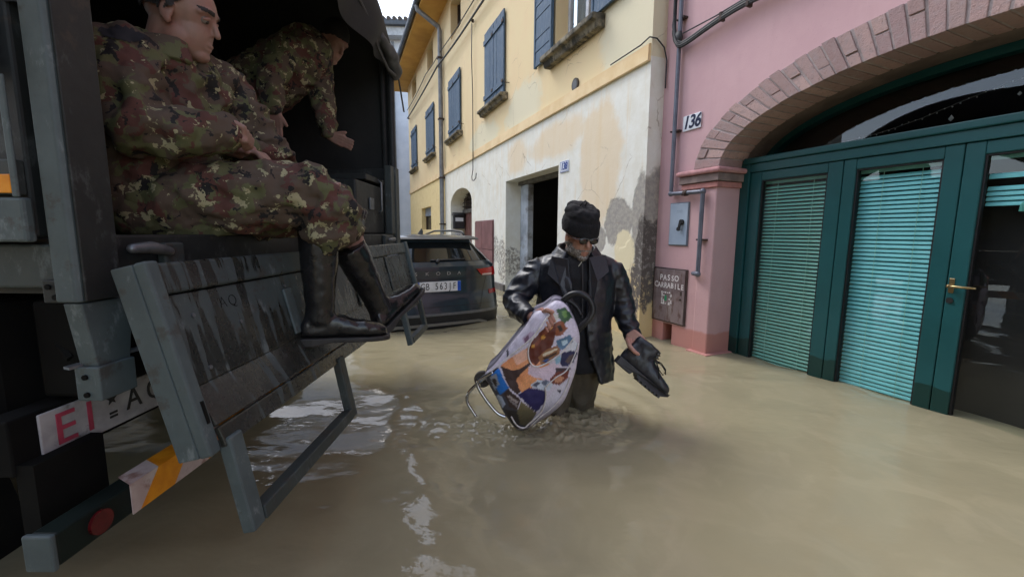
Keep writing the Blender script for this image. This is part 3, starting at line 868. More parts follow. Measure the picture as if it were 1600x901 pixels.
# eave, gutter, downpipe
M_EAVE = pm('ochre_eave', lin(214, 168, 92), lin(198, 150, 80), 2, .85)
k = MB(); k.prism([(-.3, 7.0), (.0, 7.02), (.64, 6.99), (.64, 7.12), (-3.6, 8.1)], -.3, 15.9, 'x'); k.build('eave', M_EAVE, yel)
k = MB(); k.prism([(.66, 7.13), (.66, 7.19), (-3.6, 8.3), (-3.6, 8.12)], -.3, 15.95, 'x'); k.build('roof', pm('roof_tiles', (.16, .09, .07), (.11, .07, .06), 7, .9), yel)
gut = MB(); rows = []
for xx in np.linspace(-.3, 15.95, 30):
    rows.append([(xx, .715 + .075 * math.cos(a), 7.13 + .085 * math.sin(a)) for a in np.linspace(math.pi, 2 * math.pi, 9)] + [(xx, .715 + .068 * math.cos(a), 7.13 + .078 * math.sin(a)) for a in np.linspace(2 * math.pi, math.pi, 9)])
M_ZINC = pm('zinc_gutter', lin(92, 96, 106), lin(74, 78, 88), 9, .45, metal=.5)
gut.loft(rows, closed=False).build('gutter', M_ZINC, yel, smooth='auto')
M_PIPE = pm('grey_downpipe', lin(136, 138, 142), lin(116, 118, 124), 6, .5, metal=.3)
dp = MB(); dp.tube([(8.74, .70, 7.06), (8.74, .68, 6.95), (8.74, .12, 6.62), (8.74, .085, 6.52), (8.74, .085, -.5)], .062, 12)
dp.build('downpipe', M_PIPE, yel, smooth='auto')
for zz in (1.3, 2.6, 4.2, 5.8): MB().box(8.66, 8.82, .0, .155, zz, zz + .04).build('pipe_clamp', M_IRON, yel)
# vent hole in the wall
k = MB(); k.tube([(1.405, .004, 2.905), (1.405, .022, 2.905)], .078, 20); k.build('vent', pm('vent_clay', lin(84, 76, 66), lin(60, 54, 48), 20, .9), yel)
k = MB(); k.tube([(1.405, .0225, 2.905), (1.405, .025, 2.905)], .058, 20); k.build('vent_hole', M_IN, yel)
# ---------------------------------------------------------------- small things fixed on the yellow front
YM = Matrix.Translation(YO) @ Matrix.Rotation(YANG, 4, 'Z')
PMX = Matrix.Translation(PO) @ Matrix.Rotation(PANG, 4, 'Z')
M_ENAM = pm('white_enamel', lin(226, 230, 236), lin(214, 218, 226), 8, .25)
M_NAVY = pm('navy_enamel', (.012, .018, .06), rough=.3)
def sign(body, M0, xa, xb, za, zb, label, y=.004, shear=.25, size=.13, blue=False, name='house_number_sign'):
    s = empty(name, (0, 0, 0), 0, label, 'number sign'); s.matrix_world = M0 @ Matrix.Translation(((xa + xb) / 2, y, (za + zb) / 2))
    w, h = xb - xa, zb - za
    MB().box(-w / 2, w / 2, 0, .010, -h / 2, h / 2).build('plate', M_ENAM, s, bevel=.004)
    if blue:
        b = MB(); t = .012
        for q in ((-w / 2 + .006, w / 2 - .006, -h / 2 + .006, -h / 2 + t), (-w / 2 + .006, w / 2 - .006, h / 2 - t, h / 2 - .006), (-w / 2 + .006, -w / 2 + t, -h / 2 + t, h / 2 - t), (w / 2 - t, w / 2 - .006, -h / 2 + t, h / 2 - t)):
            b.box(q[0], q[1], .0102, .0112, q[2], q[3])
        b.build('border', pm('blue_enamel', lin(60, 90, 170), rough=.3), s)
    text(body, size, pm('blue_digits', lin(40, 66, 140), rough=.3) if blue else M_NAVY, s, frame((0, .0115, 0), (-1, 0, 0), (0, 0, 1)), 'digits', .0006, shear, .92, .004, .92)
    return s
sign('136', PMX, .217, .421, 2.0, 2.135, 'white enamel sign reading 136 on the pink wall beside the grey pipe', .002, .22, .155)
sign('138', YM, 1.53, 1.765, 1.875, 2.022, 'small blue and white sign reading 138 at the corner of the open doorway', .002, .15, .13, True)
mbx = empty('mailbox', (0, 0, 0), 0, 'dark metal letter box on the jamb of the arched front door', 'mailbox'); mbx.matrix_world = YM @ Matrix.Translation((8.03, -.20, 1.18))
M_MB = pm('dark_mailbox', lin(62, 62, 66), lin(50, 50, 54), 10, .45, metal=.4)
MB().box(-.14, .0, -.15, .15, .0, .36).build('body', M_MB, mbx, bevel=.01)
MB().prism([(-.17, .365), (.0, .365), (.0, .43), (-.05, .44)], -.17, .17).build('lid', M_MB, mbx, bevel=.006)
MB().box(-.144, -.1405, -.11, .11, .20, .30).build('label_plate', M_ENAM, mbx)
sg = empty('small_notice_plate', (0, 0, 0), 0, 'small white plate under the dark letter box by the front door', 'plate'); sg.matrix_world = YM @ Matrix.Translation((8.02, -.20, 1.0))
MB().box(-.012, .0, -.09, .09, -.07, .07).build('plate', M_ENAM, sg, bevel=.003)
text('52', .09, M_NAVY, sg, frame((-.0125, 0, 0), (0, -1, 0), (0, 0, 1)), 'digits')
# cables on the yellow front
def sag(a, b, n=14, s=.06):
    a, b = Vector(a), Vector(b)
    return [a.lerp(b, t) - Vector((0, 0, s * 4 * t * (1 - t))) for t in np.linspace(0, 1, n)]
M_CAB = pm('black_cable', (.018, .018, .018), (.03, .03, .03), 20, .55)
def cable(name, label, paths, r, M0, mat=None, ties=()):
    c = empty(name, (0, 0, 0), 0, label, 'cable'); c.matrix_world = M0
    for p in paths:
        k = MB(); k.tube(p, r, 7); k.build('strand', mat or M_CAB, c, smooth=True)
    for t in ties:
        k = MB(); k.box(t[0] - .02, t[0] + .02, t[1] - .03, t[1] + .02, t[2] - .03, t[2] + .03); k.build('bracket', M_IRON, c, bevel=.004)
    return c
cable('overhead_cable', 'thick black cable slung along the yellow front below the eave', [sag((2.0, .12, 5.40), (5.74, .10, 5.50), s=.02) + sag((5.74, .10, 5.50), (8.74, .17, 5.60), s=.03)[1:] + sag((8.74, .17, 5.60), (14.9, .10, 5.70), s=.03)[1:]], .022, YM, ties=[(5.74, .05, 5.5), (8.9, .05, 5.62), (14.9, .05, 5.7)])
cable('thin_cable', 'thin cable under the small attic windows of the yellow house', [sag((2.0, .06, 5.85), (7.3, .06, 5.90), s=.05) + sag((7.3, .06, 5.9), (8.6, .10, 5.95), s=.0)[1:] + sag((8.6, .1, 5.95), (11.0, .06, 6.15), s=.03)[1:] + sag((11, .06, 6.15), (15.2, .06, 6.1), s=.06)[1:]], .012, YM)
cable('hanging_cable', 'loose cable hanging down the yellow front and ending in a hook', [[(5.745, .06, 5.45), (5.75, .07, 4.8), (5.74, .05, 4.0), (5.75, .045, 3.0), (5.745, .05, 2.45), (5.80, .06, 2.30), (5.74, .07, 2.22), (5.62, .07, 2.20), (5.50, .06, 2.24), (5.46, .06, 2.34)]], .010, YM)
cable('corner_cable', 'thin dark cable curling round the corner of the yellow house', [[(.62, .035, 2.863), (.12, .036, 2.872), (.0, .03, 2.90), (-.03, -.03, 2.885), (-.03, -.12, 2.82), (-.04, -.15, 2.70), (-.03, -.155, 2.52), (-.05, -.14, 2.45)]], .007, YM)
# ---------------------------------------------------------------- pipe, cabinet, hatch, cables on the pink wall
pp = empty('gas_pipe', (0, 0, 0), 0, 'grey gas pipe bending round the cabinet on the pink wall', 'pipe'); pp.matrix_world = PMX
M_GP = pm('grey_gas_pipe', lin(108, 112, 124), lin(92, 96, 108), 9, .45, metal=.3)
yp = .045
def run(pts, r=.019): 
    k = MB(); k.tube(pts, r, 12); k.build('pipe_run', M_GP, pp, smooth='auto')
run([(.487, yp, 6.4), (.487, yp, 1.462)]); run([(.470, yp, 1.445), (.118, yp + .012, 1.437)]); run([(.103, yp + .012, 1.42), (.103, yp + .012, .735)]); run([(.115, yp + .012, .717), (.165, yp, .717), (.175, 0, .717)])
for q, ax in (((.487, yp, 1.447), 0), ((.103, yp + .012, 1.437), 0), ((.103, yp + .012, .718), 0)):
    k = MB(); k.ball(q, .027, 12, 8); k.build('elbow', M_GP, pp, smooth=True)
for q in ((.30, 1.44),):
    k = MB(); k.tube([(q[0] - .02, yp + .006, q[1]), (q[0] + .02, yp + .006, q[1])], .028, 8); k.tube([(q[0], yp, q[1]), (q[0], yp + .05, q[1] - .02)], .010, 6); k.build('valve', M_IRON, pp)
for zz, xx in ((1.02, .103), (2.02, .487), (3.0, .487)):
    k = MB(); k.box(xx - .045, xx + .045, .002, .03, zz - .008, zz + .008); k.tube([(xx - .04, .03, zz), (xx - .04, .055, zz)], .008, 6); k.tube([(xx + .04, .03, zz), (xx + .04, .055, zz)], .008, 6); k.build('clamp', M_IRON, pp)
cb = empty('meter_cabinet', (0, 0, 0), 0, 'pale blue metal meter cabinet with black turn handle in the pink wall', 'cabinet'); cb.matrix_world = PMX @ Matrix.Translation((.404, 0, 1.16))
M_CBL = pm('pale_blue_metal', lin(176, 190, 206), lin(160, 176, 196), 4, .4, metal=.2)
MB().box(-.118, .118, .0, .010, -.202, .202).build('frame', pm('cabinet_frame', lin(120, 130, 142), rough=.5), cb, bevel=.003)
MB().box(-.108, .108, .010, .018, -.192, .192).build('door', M_CBL, cb, bevel=.003)
k = MB(); k.tube([(-.050, .018, .02), (-.050, .038, .02)], .024, 16); k.obox((-.040, .040, -.012), (.007, 0, -.03), (0, .006, 0), (.012, 0, .004)); k.tube([(-.030, .036, -.045), (-.030, .050, -.045)], .018, 12)
k.build('turn_handle', M_SEAL, cb, smooth='auto')
for zz in (.125, .11): MB().box(-.045, .025, .0182, .0188, zz, zz + .003).build('slot_mark', pm('cabinet_mark', lin(130, 146, 166), rough=.5), cb)
ps = empty('utility_hatch', (0, 0, 0), 0, 'rusty metal hatch painted PASSO CARRABILE low on the pink wall', 'hatch'); ps.matrix_world = PMX @ Matrix.Translation((.475, 0, .47))
g = G('rusty_hatch_metal')
c = g.mix(g.step(g.noise(5, 6, .65), .35, .65), lin(112, 96, 98), lin(134, 118, 118))
c = g.mix(g.step(g.noise(9, 7, .7, v=g.map((2, 2, .6))), .52, .66), c, lin(96, 72, 66))
c = g.mix(g.mth('MULTIPLY', g.step(g.noise(3, 6, .7, v=g.map((5, 5, .6), (3, 3, 3))), .55, .68), .6), c, lin(158, 148, 146))
g.bsdf(c, .6, .25, g.bump(g.noise(40, 5), .25, .004)); M_RUST = g.m
MB().box(-.214, .222, .0, .012, -.268, .27).build('frame', pm('hatch_frame', lin(86, 72, 68), lin(66, 54, 52), 9, .7, metal=.3), ps, bevel=.003)
MB().box(-.198, .206, .012, .020, -.256, .258).build('door', M_RUST, ps, bevel=.003)
M_CHALK = pm('chalk_white', lin(236, 232, 230), lin(206, 200, 200), 60, .9)
def hand(s_, x0, z0, size, step_, tilt=0):
    for i, ch in enumerate(s_):
        if ch == ' ': continue
        text(ch, size * rb.uniform(.92, 1.08), M_CHALK, ps, frame((x0 - i * step_, .0206, z0 + tilt * i + rb.uniform(-.003, .003)), (-math.cos(rb.uniform(-.08, .08)), 0, rb.uniform(-.08, .08)), (0, 0, 1)), 'letter', .0004, 0, 1, .0012, .9)
hand('PASSO', .105, .172, .075, .050); hand('CARRABILE', .170, .098, .072, .0425)
st = MB(); rs = random.Random(5)
for i in range(9):
    for j in range(6):
        if rs.random() < .62 and not (1 < j < 4 and 2 < i < 7):
            cx, cz = .085 - j * .024, .045 - i * .016
            st.box(cx - rs.uniform(.006, .012), cx + rs.uniform(.004, .011), .0202, .0208, cz - rs.uniform(.004, .008), cz + rs.uniform(.003, .008))
st.build('stencil', M_CHALK, ps)
k = MB(); k.prism([(.048, -.055), (.020, -.055), (.020, -.012), (.034, .004), (.048, -.012)], .0202, .0209); k.build('stencil_green', pm('stencil_green', lin(40, 140, 96), rough=.8), ps)
k = MB(); k.tube([(-.155, .020, -.02), (-.155, .030, -.02)], .010, 8); k.build('lock', M_IRON, ps)
MB().box(-.166, -.150, .020, .026, .02, .06).build('latch', M_IRON, ps)
MB().box(.43, .455, -.14, -.10, -.6, .19).build('pipe_riser', pm('grey_riser', lin(170, 160, 150), rough=.7), pink)
cb2 = cable('cable_bundle', 'bundle of black cables looping over the pink wall from the pipe', [], .012, PMX)
for i in range(8):
    o1, o2 = rb.uniform(-.028, .028), rb.uniform(0, .03)
    pth = [(.56, .03 + o2, 3.9 + o1), (.555, .03 + o2, 3.1), (.54 + o1, .04 + o2, 2.86 + i * .012), (.47, .06 + o2, 2.77 + o1), (.38, .05 + o2, 2.755 + o1), (.05, .05 + o2, 2.80 + o1), (-.2, .05 + o2, 2.815 + o1), (-.6, .05 + o2, 2.80 + o1), (-1.2, .05 + o2, 2.86 + o1), (-3, .05 + o2, 2.9 + o1)]
    k = MB()
    # smooth the path
    P = [Vector(q) for q in pth]; S = []
    for a in range(len(P) - 1):
        p0, p1, p2, p3 = P[max(a - 1, 0)], P[a], P[a + 1], P[min(a + 2, len(P) - 1)]
        for t in np.linspace(0, 1, 7)[:-1]:
            S.append(.5 * ((2 * p1) + (-p0 + p2) * t + (2 * p0 - 5 * p1 + 4 * p2 - p3) * t * t + (-p0 + 3 * p1 - 3 * p2 + p3) * t ** 3))
    k.tube(S, rb.choice((.008, .010, .012)), 6); k.build('strand', M_CAB, cb2, smooth=True)
k = MB(); k.ball((.50, .05, 2.84), (.05, .03, .06), 10, 8); k.build('junction', M_CAB, cb2, smooth=True)
for xx in (.02, -.22): MB().box(xx - .012, xx + .012, .035, .088, 2.775, 2.842).build('cable_tie', M_IRON, cb2, bevel=.004)
cable('taut_wire', 'taut thin wire above the cable bundle on the pink wall', [[(.45, .04, 2.86), (.1, .05, 2.85), (-.4, .05, 2.87), (-3, .05, 3.0)]], .006, PMX)
# ================================================================== white house closing the street
wh = empty('white_house', (-6.6, 22.5, 0), R(3), 'tall white house with grey eave at the far end of the street', 'house')
M_WH = pm('cool_white_render', lin(222, 228, 238), lin(212, 219, 230), 2, .85)
MB().box(.35, 9, 0, 8, -.6, 10.6).build('wall', M_WH, wh)
MB().box(-6, .35, .4, 8, -.6, 10.5).build('side_wing', M_WH, wh)
k = MB(); k.box(-6.6, 9.5, -.75, 8.7, 11.0, 11.25); k.build('eave', pm('grey_eave', lin(90, 96, 104), rough=.7), wh, bevel=.03)
k = MB(); k.box(-6.4, 9.3, -.55, 8.5, 10.6, 10.999); k.build('soffit', pm('pale_soffit', lin(196, 200, 204), rough=.8), wh)
k = MB()
for i in range(60): k.tube([(-6.5 + i * .27, -.78, 11.27), (-6.5 + i * .27, 4.0, 12.4)], .10, 6)
k.build('roof_tiles', pm('grey_brown_tiles', (.12, .1, .09), (.09, .08, .07), 8, .9), wh)
k = MB(); k.tube([(.55, -.12, -.5), (.55, -.12, 10.5)], .06, 10); k.build('downpipe', M_PIPE, wh)
for zz in (2.0, 5.2, 8.2):
    w = empty('window', (0, 0, 0)); w.parent = wh
    MB().box(2.2, 3.3, -.03, .0, zz, zz + 1.5).build('pane', M_IN, w)
    MB().box(2.1, 3.4, -.10, -.03, zz - .1, zz).build('sill', M_SILL, w)

# ---------------------------------------------------------------- unseen houses behind and left of the viewer, added to hold back sky light
def plain_house(name, label, M0, L_, H_, c1, c2):
    h = empty(name, (0, 0, 0), 0, label, 'house'); h.matrix_world = M0
    MB().box(0, L_, -8, 0, -.6, H_).build('wall', pm(name + '_plaster', c1, c2, 2, .9, bump=.2), h)
    k = MB(); k.prism([(.6, H_), (.6, H_ + .15), (-4, H_ + 1.6), (-8.6, H_ + .15), (-8.6, H_)], -.4, L_ + .4, 'x'); k.build('roof', MATS['roof_tiles'], h)
    for fl in (1.2, 4.0):
        for i in range(int(L_ / 3)):
            w = empty('window'); w.parent = h; xa = 1 + i * 3
            MB().box(xa, xa + 1.0, .0, .03, fl, fl + 1.5).build('pane', M_IN, w)
            MB().box(xa - .1, xa + 1.1, .0, .12, fl - .1, fl).build('sill', M_SILL, w)
            for sx in (xa - .52, xa + 1.02): MB().box(sx, sx + .5, .0, .05, fl, fl + 1.5).build('shutter', M_SHUT, w)
    return h
nP = Vector((-.913, -.408, 0))
q = PO + nP * 8.6 - PE * 2.9
plain_house('ochre_house', 'unseen ochre house with shutters added across the street to hold back sky light, mirrored in the door panes', Matrix.Translation(q) @ Matrix.Rotation(PANG + math.pi, 4, 'Z'), 18, 9.0, lin(190, 150, 96), lin(170, 132, 84))
q = YO + Vector((-.928, -.372, 0)) * 7.6 + YE * 26
plain_house('added_grey_house', 'unseen grey plastered house added beyond the truck to hold back sky light', Matrix.Translation(q) @ Matrix.Rotation(YANG + math.pi, 4, 'Z'), 19, 7.4, lin(186, 184, 178), lin(168, 166, 160))
# ================================================================== military truck, backed in from the left
ROOTM = {}
def wroot(name, loc, label, cat, group=None):
    e = empty(name, loc, 0, label, cat, group); ROOTM[e.name] = Matrix.Translation(Vector(loc)); return e
def wb(mb_or_me, name, mat, parent, smooth=False, bevel=0, label=None):
    """build from world coordinates under a parent whose frame is known"""
    p = parent
    while p.name not in ROOTM: p = p.parent
    me = mb_or_me if isinstance(mb_or_me, bpy.types.Mesh) else mb_or_me.mesh(name)
    me.transform(ROOTM[p.name].inverted())
    if not isinstance(mb_or_me, bpy.types.Mesh):
        bm = bmesh.new(); bm.from_mesh(me); bmesh.ops.recalc_face_normals(bm, faces=bm.faces); bm.to_mesh(me); bm.free()
    return obj(name, me, mat, parent, smooth, bevel, label)
def wtext(body, size, mat, parent, M, name='letter', **kw):
    p = parent
    while p.name not in ROOTM: p = p.parent
    return text(body, size, mat, parent, ROOTM[p.name].inverted() @ M, name, **kw)
def sub(name, parent):
    e = empty(name); e.parent = parent; return e

truck = wroot('military_truck', (-.92, .88, -.5), 'dark green military truck with canvas cover and lowered tailgate', 'truck')
def army(name, c1, c2, chip, amt=(.55, .66), rough=.55, streaks=False):
    g = G(name)
    n = g.noise(6, 7, .65); n2 = g.noise(28, 6, .7)
    c = g.mix(g.step(n, .35, .65), c1, c2)
    c = g.mix(g.mth('MULTIPLY', g.step(g.noise(16, 8, .72, v=g.map((1, 1, .55), (4, 8, 2))), *amt), .75), c, chip)
    c = g.mix(g.mth('MULTIPLY', g.step(g.noise(11, 7, .7, v=g.map((1, 1, 1), (1, 5, 9))), .57, .66), .6), c, (.045, .035, .026))
    # thin scratches
    sc = g.step(g.noise(7, 3, .6, v=g.map((30, 30, 1.5), rot=(.5, .2, .3))), .70, .74)
    c = g.mix(g.mth('MULTIPLY', sc, .4), c, chip)
    rr = g.mth('ADD', rough - .1, g.mth('MULTIPLY', n2, .25))
    if streaks:
        x, y, z = g.xyz()
        s = g.noise(3.0, 3, .55, v=g.map((0, 11, 1.1), (2, 2, 2)), dist=.25)
        big = g.noise(2.2, 4, .6, v=g.map((1, 1, 1.4), (6, 6, 6)))
        lowz = g.step(z, 1.40, 1.12)
        w = g.step(g.mth('ADD', g.mth('ADD', g.mth('MULTIPLY', s, .75), g.mth('MULTIPLY', big, .55)), g.mth('MULTIPLY', lowz, .14)), .67, .70)
        c = g.mix(g.mth('MULTIPLY', w, .88), c, g.mix(g.step(g.noise(5, 3), .4, .6), (.013, .014, .012), (.024, .022, .015)))
        rr = g.mth('SUBTRACT', rr, g.mth('MULTIPLY', w, .30))
    g.bsdf(c, rr, 0, g.bump(g.mth('ADD', n, g.mth('MULTIPLY', n2, .5)), .18, .006), spec=.45)
    return g.m
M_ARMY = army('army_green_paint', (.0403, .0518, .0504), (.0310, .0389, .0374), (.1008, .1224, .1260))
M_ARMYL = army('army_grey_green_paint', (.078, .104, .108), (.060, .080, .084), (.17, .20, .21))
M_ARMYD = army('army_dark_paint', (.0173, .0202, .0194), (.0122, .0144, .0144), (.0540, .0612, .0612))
M_GATE = army('tailgate_wet_paint', (.060, .080, .082), (.046, .060, .062), (.14, .17, .178), streaks=True)
M_CANV = pm('dark_canvas', (.016, .017, .017), (.011, .012, .012), 5, .8, bump=.2, bscale=60)
M_BLACK = pm('underbody_black', (.005, .005, .005), (.008, .008, .007), 6, .8, spec=.1)
M_STEEL = pm('worn_steel', (.20, .21, .22), (.13, .14, .15), 25, .4, metal=.6, bump=.2)

cp = sub('corner_post', truck)
k = MB(); k.prism([(-.968, .886), (-.958, .878), (-.918, .878), (-.912, .886), (-.912, .975), (-.968, .975)], .908, 2.30, 'z'); wb(k, 'post', M_ARMYL, cp, bevel=.004)
k = MB(); k.box(-.911, -.905, .888, .972, .91, 2.3); wb(k, 'shaded_rear_face', M_ARMYD, cp, bevel=.002)  # thin sheet in darker paint puts shade on the post's rear face
k = MB(); k.box(-.945, -.922, .976, .990, 1.055, 2.3); wb(k, 'flange', M_ARMYD, cp, bevel=.003)
k = MB(); k.prism([(.905, .76), (.985, .76), (1.01, .905), (.885, .905)], -.955, -.915, 'x'); wb(k, 'lower_bracket', M_ARMYL, cp, bevel=.003)
k = MB(); k.box(-.960, -.905, .895, .985, .685, .762); wb(k, 'bracket_foot', M_ARMYL, cp, bevel=.003)
for zz in (.74, .70):
    k = MB(); k.tube([(-.935, .8945, zz), (-.935, .890, zz)], .006, 10); wb(k, 'bolt', M_BLACK, cp)
k = MB(); k.bar((-.965, .885, .763), (-.84, 1.25, .790), .02, .006); wb(k, 'hinge_rod', M_STEEL, cp)

bed = sub('cargo_bed', truck)
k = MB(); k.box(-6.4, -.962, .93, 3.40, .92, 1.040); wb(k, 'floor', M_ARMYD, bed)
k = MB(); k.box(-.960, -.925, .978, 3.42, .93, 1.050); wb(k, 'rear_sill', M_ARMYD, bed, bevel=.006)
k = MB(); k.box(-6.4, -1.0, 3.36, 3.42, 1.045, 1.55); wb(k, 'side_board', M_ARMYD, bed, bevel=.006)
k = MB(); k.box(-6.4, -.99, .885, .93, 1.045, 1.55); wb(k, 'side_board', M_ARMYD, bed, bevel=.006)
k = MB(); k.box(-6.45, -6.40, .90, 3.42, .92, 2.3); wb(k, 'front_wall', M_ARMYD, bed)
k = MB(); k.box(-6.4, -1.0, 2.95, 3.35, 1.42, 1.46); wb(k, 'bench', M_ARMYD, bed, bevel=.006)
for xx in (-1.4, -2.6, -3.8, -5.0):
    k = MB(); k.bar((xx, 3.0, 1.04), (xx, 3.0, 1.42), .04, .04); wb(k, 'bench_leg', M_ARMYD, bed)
# stowage box by the far corner, with its catch
k = MB(); k.box(-1.35, -1.0, 2.75, 3.33, 1.05, 1.40); wb(k, 'stowage_box', M_ARMYD, bed, bevel=.012)
k = MB(); k.box(-.998, -.985, 2.98, 3.06, 1.22, 1.30); wb(k, 'box_catch', M_STEEL, bed, bevel=.003)
k = MB(); k.tube([(-.99, 3.17, 1.20), (-.965, 3.17, 1.22), (-.965, 3.17, 1.42), (-.99, 3.17, 1.44)], .008, 8); wb(k, 'grab_handle', M_STEEL, bed, smooth=True)
# far corner post, two sections
k = MB(); k.box(-.965, -.915, 3.25, 3.34, 1.05, 1.56); wb(k, 'far_post', M_ARMY, bed, bevel=.006)
k = MB(); k.box(-.955, -.905, 3.345, 3.44, .90, 1.56); wb(k, 'far_post', M_ARMY, bed, bevel=.006)
k = MB(); k.tube([(-.94, 3.40, 1.56), (-.94, 3.40, 2.30)], .026, 10); wb(k, 'hoop_leg', M_ARMYD, bed, smooth='auto')
# latch on the sill
lt = sub('latch', truck)
k = MB(); k.limb([(-.900, 1.005, 1.018), (-.895, 1.05, 1.020), (-.897, 1.105, 1.008)], [.012, .015, .013], 12); wb(k, 'latch_bar', M_STEEL, lt, smooth=True)
k = MB(); k.prism([(1.10, .955), (1.18, .955), (1.165, .985), (1.165, 1.03), (1.10, 1.03)], -.925, -.900, 'x'); wb(k, 'latch_bracket', M_ARMY, lt, bevel=.006)
lt = sub('latch', truck)
k = MB(); k.limb([(-.895, 3.10, 1.01), (-.885, 3.18, 1.012)], [.014, .016], 12); wb(k, 'latch_bar', M_STEEL, lt, smooth=True)
k = MB(); k.box(-.925, -.900, 3.02, 3.22, .97, 1.04); wb(k, 'latch_bracket', M_ARMY, lt, bevel=.006)

# tailgate hanging down, tipped outwards
tg = sub('tailgate', truck)
T0 = Vector((-.822, 0, .985)); TD = Vector((.235, 0, -.972)).normalized(); TN = Vector((.972, 0, .235)).normalized()
def tq(t, y, n=0): return T0 + TD * t + TN * n + Vector((0, y, 0))
def tslab(ta, tb, ya, yb, na, nb_):
    k = MB(); c = (tq(ta, ya, na) + tq(tb, yb, nb_)) / 2
    k.obox(c, TD * (tb - ta) / 2, Vector((0, (yb - ya) / 2, 0)), TN * (nb_ - na) / 2); return k
wb(tslab(.078, .300, .948, 3.15, -.012, .006), 'panel', M_GATE, tg, bevel=.003)
wb(tslab(.0, .074, .948, 3.15, -.014, .016), 'top_rail', M_GATE, tg, bevel=.008)
# lower half: bent outwards, then a folded lip
k = MB(); TH = .455
a0, a1, a2 = tq(.302, 0, 0), tq(.400, 0, .030), tq(TH, 0, .034)
def strip(p, q, ya, yb, th=.012):
    kk = MB(); d = (q - p); n = Vector((-d.z, 0, d.x)).normalized()
    if n.x < 0: n = -n
    c = (p + q) / 2 + Vector((0, (ya + yb) / 2, 0))
    kk.obox(c, d / 2, Vector((0, (yb - ya) / 2, 0)), n * th / 2); return kk
wb(strip(a0, a1, .948, 3.27), 'lower_panel', M_GATE, tg, bevel=.003)
wb(strip(a1 + TD * .004, a2, .948, 3.15, .016), 'bottom_lip', M_GATE, tg, bevel=.004)
for ya, yb, nm in ((.910, .946, 0), (3.153, 3.200, 1)):
    st = sub('end_channel', tg)
    wb(tslab(-.004, TH + .004, ya, yb, .0, .030), 'web', M_ARMYL, st, bevel=.006)
    wb(tslab(-.002, TH + .002, ya, ya + .010, -.05, .0), 'channel_side', M_ARMYL, st, bevel=.003)
    k = tslab(.330, .385, ya + .018, ya + .028, .030, .0312); wb(k, 'slot', M_BLACK, st)
for yy, t in ((1.02, .135), (1.18, .185), (1.45, .115), (1.02, .27), (1.8, .14), (2.4, .14), (2.9, .14)):
    k = MB(); k.tube([tq(t, yy, .006), tq(t, yy, .010)], .0055, 10); wb(k, 'rivet', M_STEEL, tg)
wb(tslab(.125, .285, 1.425, 1.475, .006, .016), 'strap_plate', M_ARMYL, tg, bevel=.004)
for yy in (2.05, 2.62): wb(tslab(.082, .296, yy, yy + .045, .006, .016), 'strap_plate', M_GATE, tg, bevel=.004)
for i, ch in enumerate('AQ'):
    wtext(ch, .045, M_BLACK, tg, frame(tq(.122, 1.135 + i * .04, .0068), (0, 1, 0), -TD), 'letter', extrude=.0002, bold=-.0012)
# folding steps under the tailgate
def step(ya, yb, drop, nm):
    s = sub('folding_step', tg)
    x0 = a2 + Vector((-.004, 0, .02))
    x1 = x0 + Vector((.045, 0, -drop))
    w = .024
    k = MB(); k.obox((x0 + x1) / 2 + Vector((0, ya, 0)), (x1 - x0) / 2, Vector((0, w, 0)), Vector((.016, 0, .003))); wb(k, 'step_leg', M_ARMYL, s, bevel=.005)
    k = MB(); k.obox((x0 + x1) / 2 + Vector((0, yb, 0)), (x1 - x0) / 2, Vector((0, w, 0)), Vector((.016, 0, .003))); wb(k, 'step_leg', M_ARMY, s, bevel=.005)
    k = MB(); k.obox(x1 + Vector((-.004, (ya + yb) / 2, .020)), Vector((.020, 0, .003)), Vector((0, (yb - ya) / 2 - w - .001, 0)), Vector((.003, 0, -.019))); wb(k, 'tread', M_ARMY, s, bevel=.004)
step(.975, 1.62, .245, 0); step(2.62, 3.08, .215, 1)

# rear bumper with stripes
bp = sub('bumper', truck)
k = MB(); k.box(-.955, -.903, .768, 3.50, .391, .462); wb(k, 'beam', pm('bumper_dark_green', (.005, .011, .009), (.004, .008, .007), 9, .5, spec=.25), bp, bevel=.005)
k = MB(); k.box(-.958, -.900, .755, .7675, .388, .465); wb(k, 'end_cap', M_ARMYL, bp, bevel=.004)
k = MB(); k.tube([(-.9035, .855, .426), (-.896, .855, .426)], .026, 24); wb(k, 'red_reflector', pm('red_reflector', (.10, .006, .008), (.07, .005, .006), 40, .2), bp, smooth='auto')
M_OR = pm('orange_reflective', lin(226, 146, 24), lin(212, 128, 18), 30, .35, bump=.2)
M_WR = pm('white_reflective', lin(196, 180, 174), lin(178, 156, 150), 14, .4, dirt=(lin(140, 104, 92), 16, .5, .66))
y = .93; i = 0
while y < 3.42:
    w = (.080, .105)[i] if i < 2 else .125
    m = M_OR if i % 2 else M_WR
    sl = .060
    za, zb = .389, .464
    yb = min(y + w, 3.46)
    s0 = 0 if i == 0 else sl
    k = MB(); k.add([(-.9015, y - s0, za), (-.9015, yb - sl, za), (-.9015, yb, zb), (-.9015, y, zb), (-.899, y - s0, za), (-.899, yb - sl, za), (-.899, yb, zb), (-.899, y, zb)], [(3, 2, 1, 0), (4, 5, 6, 7), (0, 1, 5, 4), (1, 2, 6, 5), (2, 3, 7, 6), (3, 0, 4, 7)])
    wb(k, 'stripe', m, bp)
    k = MB(); k.add([(-.955, y + .03, .4635), (-.899, y, .4635), (-.899, yb, .4635), (-.955, yb + .03, .4635), (-.955, y + .03, .4655), (-.899, y, .4655), (-.899, yb, .4655), (-.955, yb + .03, .4655)], [(3, 2, 1, 0), (4, 5, 6, 7), (0, 1, 5, 4), (1, 2, 6, 5), (2, 3, 7, 6), (3, 0, 4, 7)])
    wb(k, 'stripe', m, bp)
    y = yb; i += 1
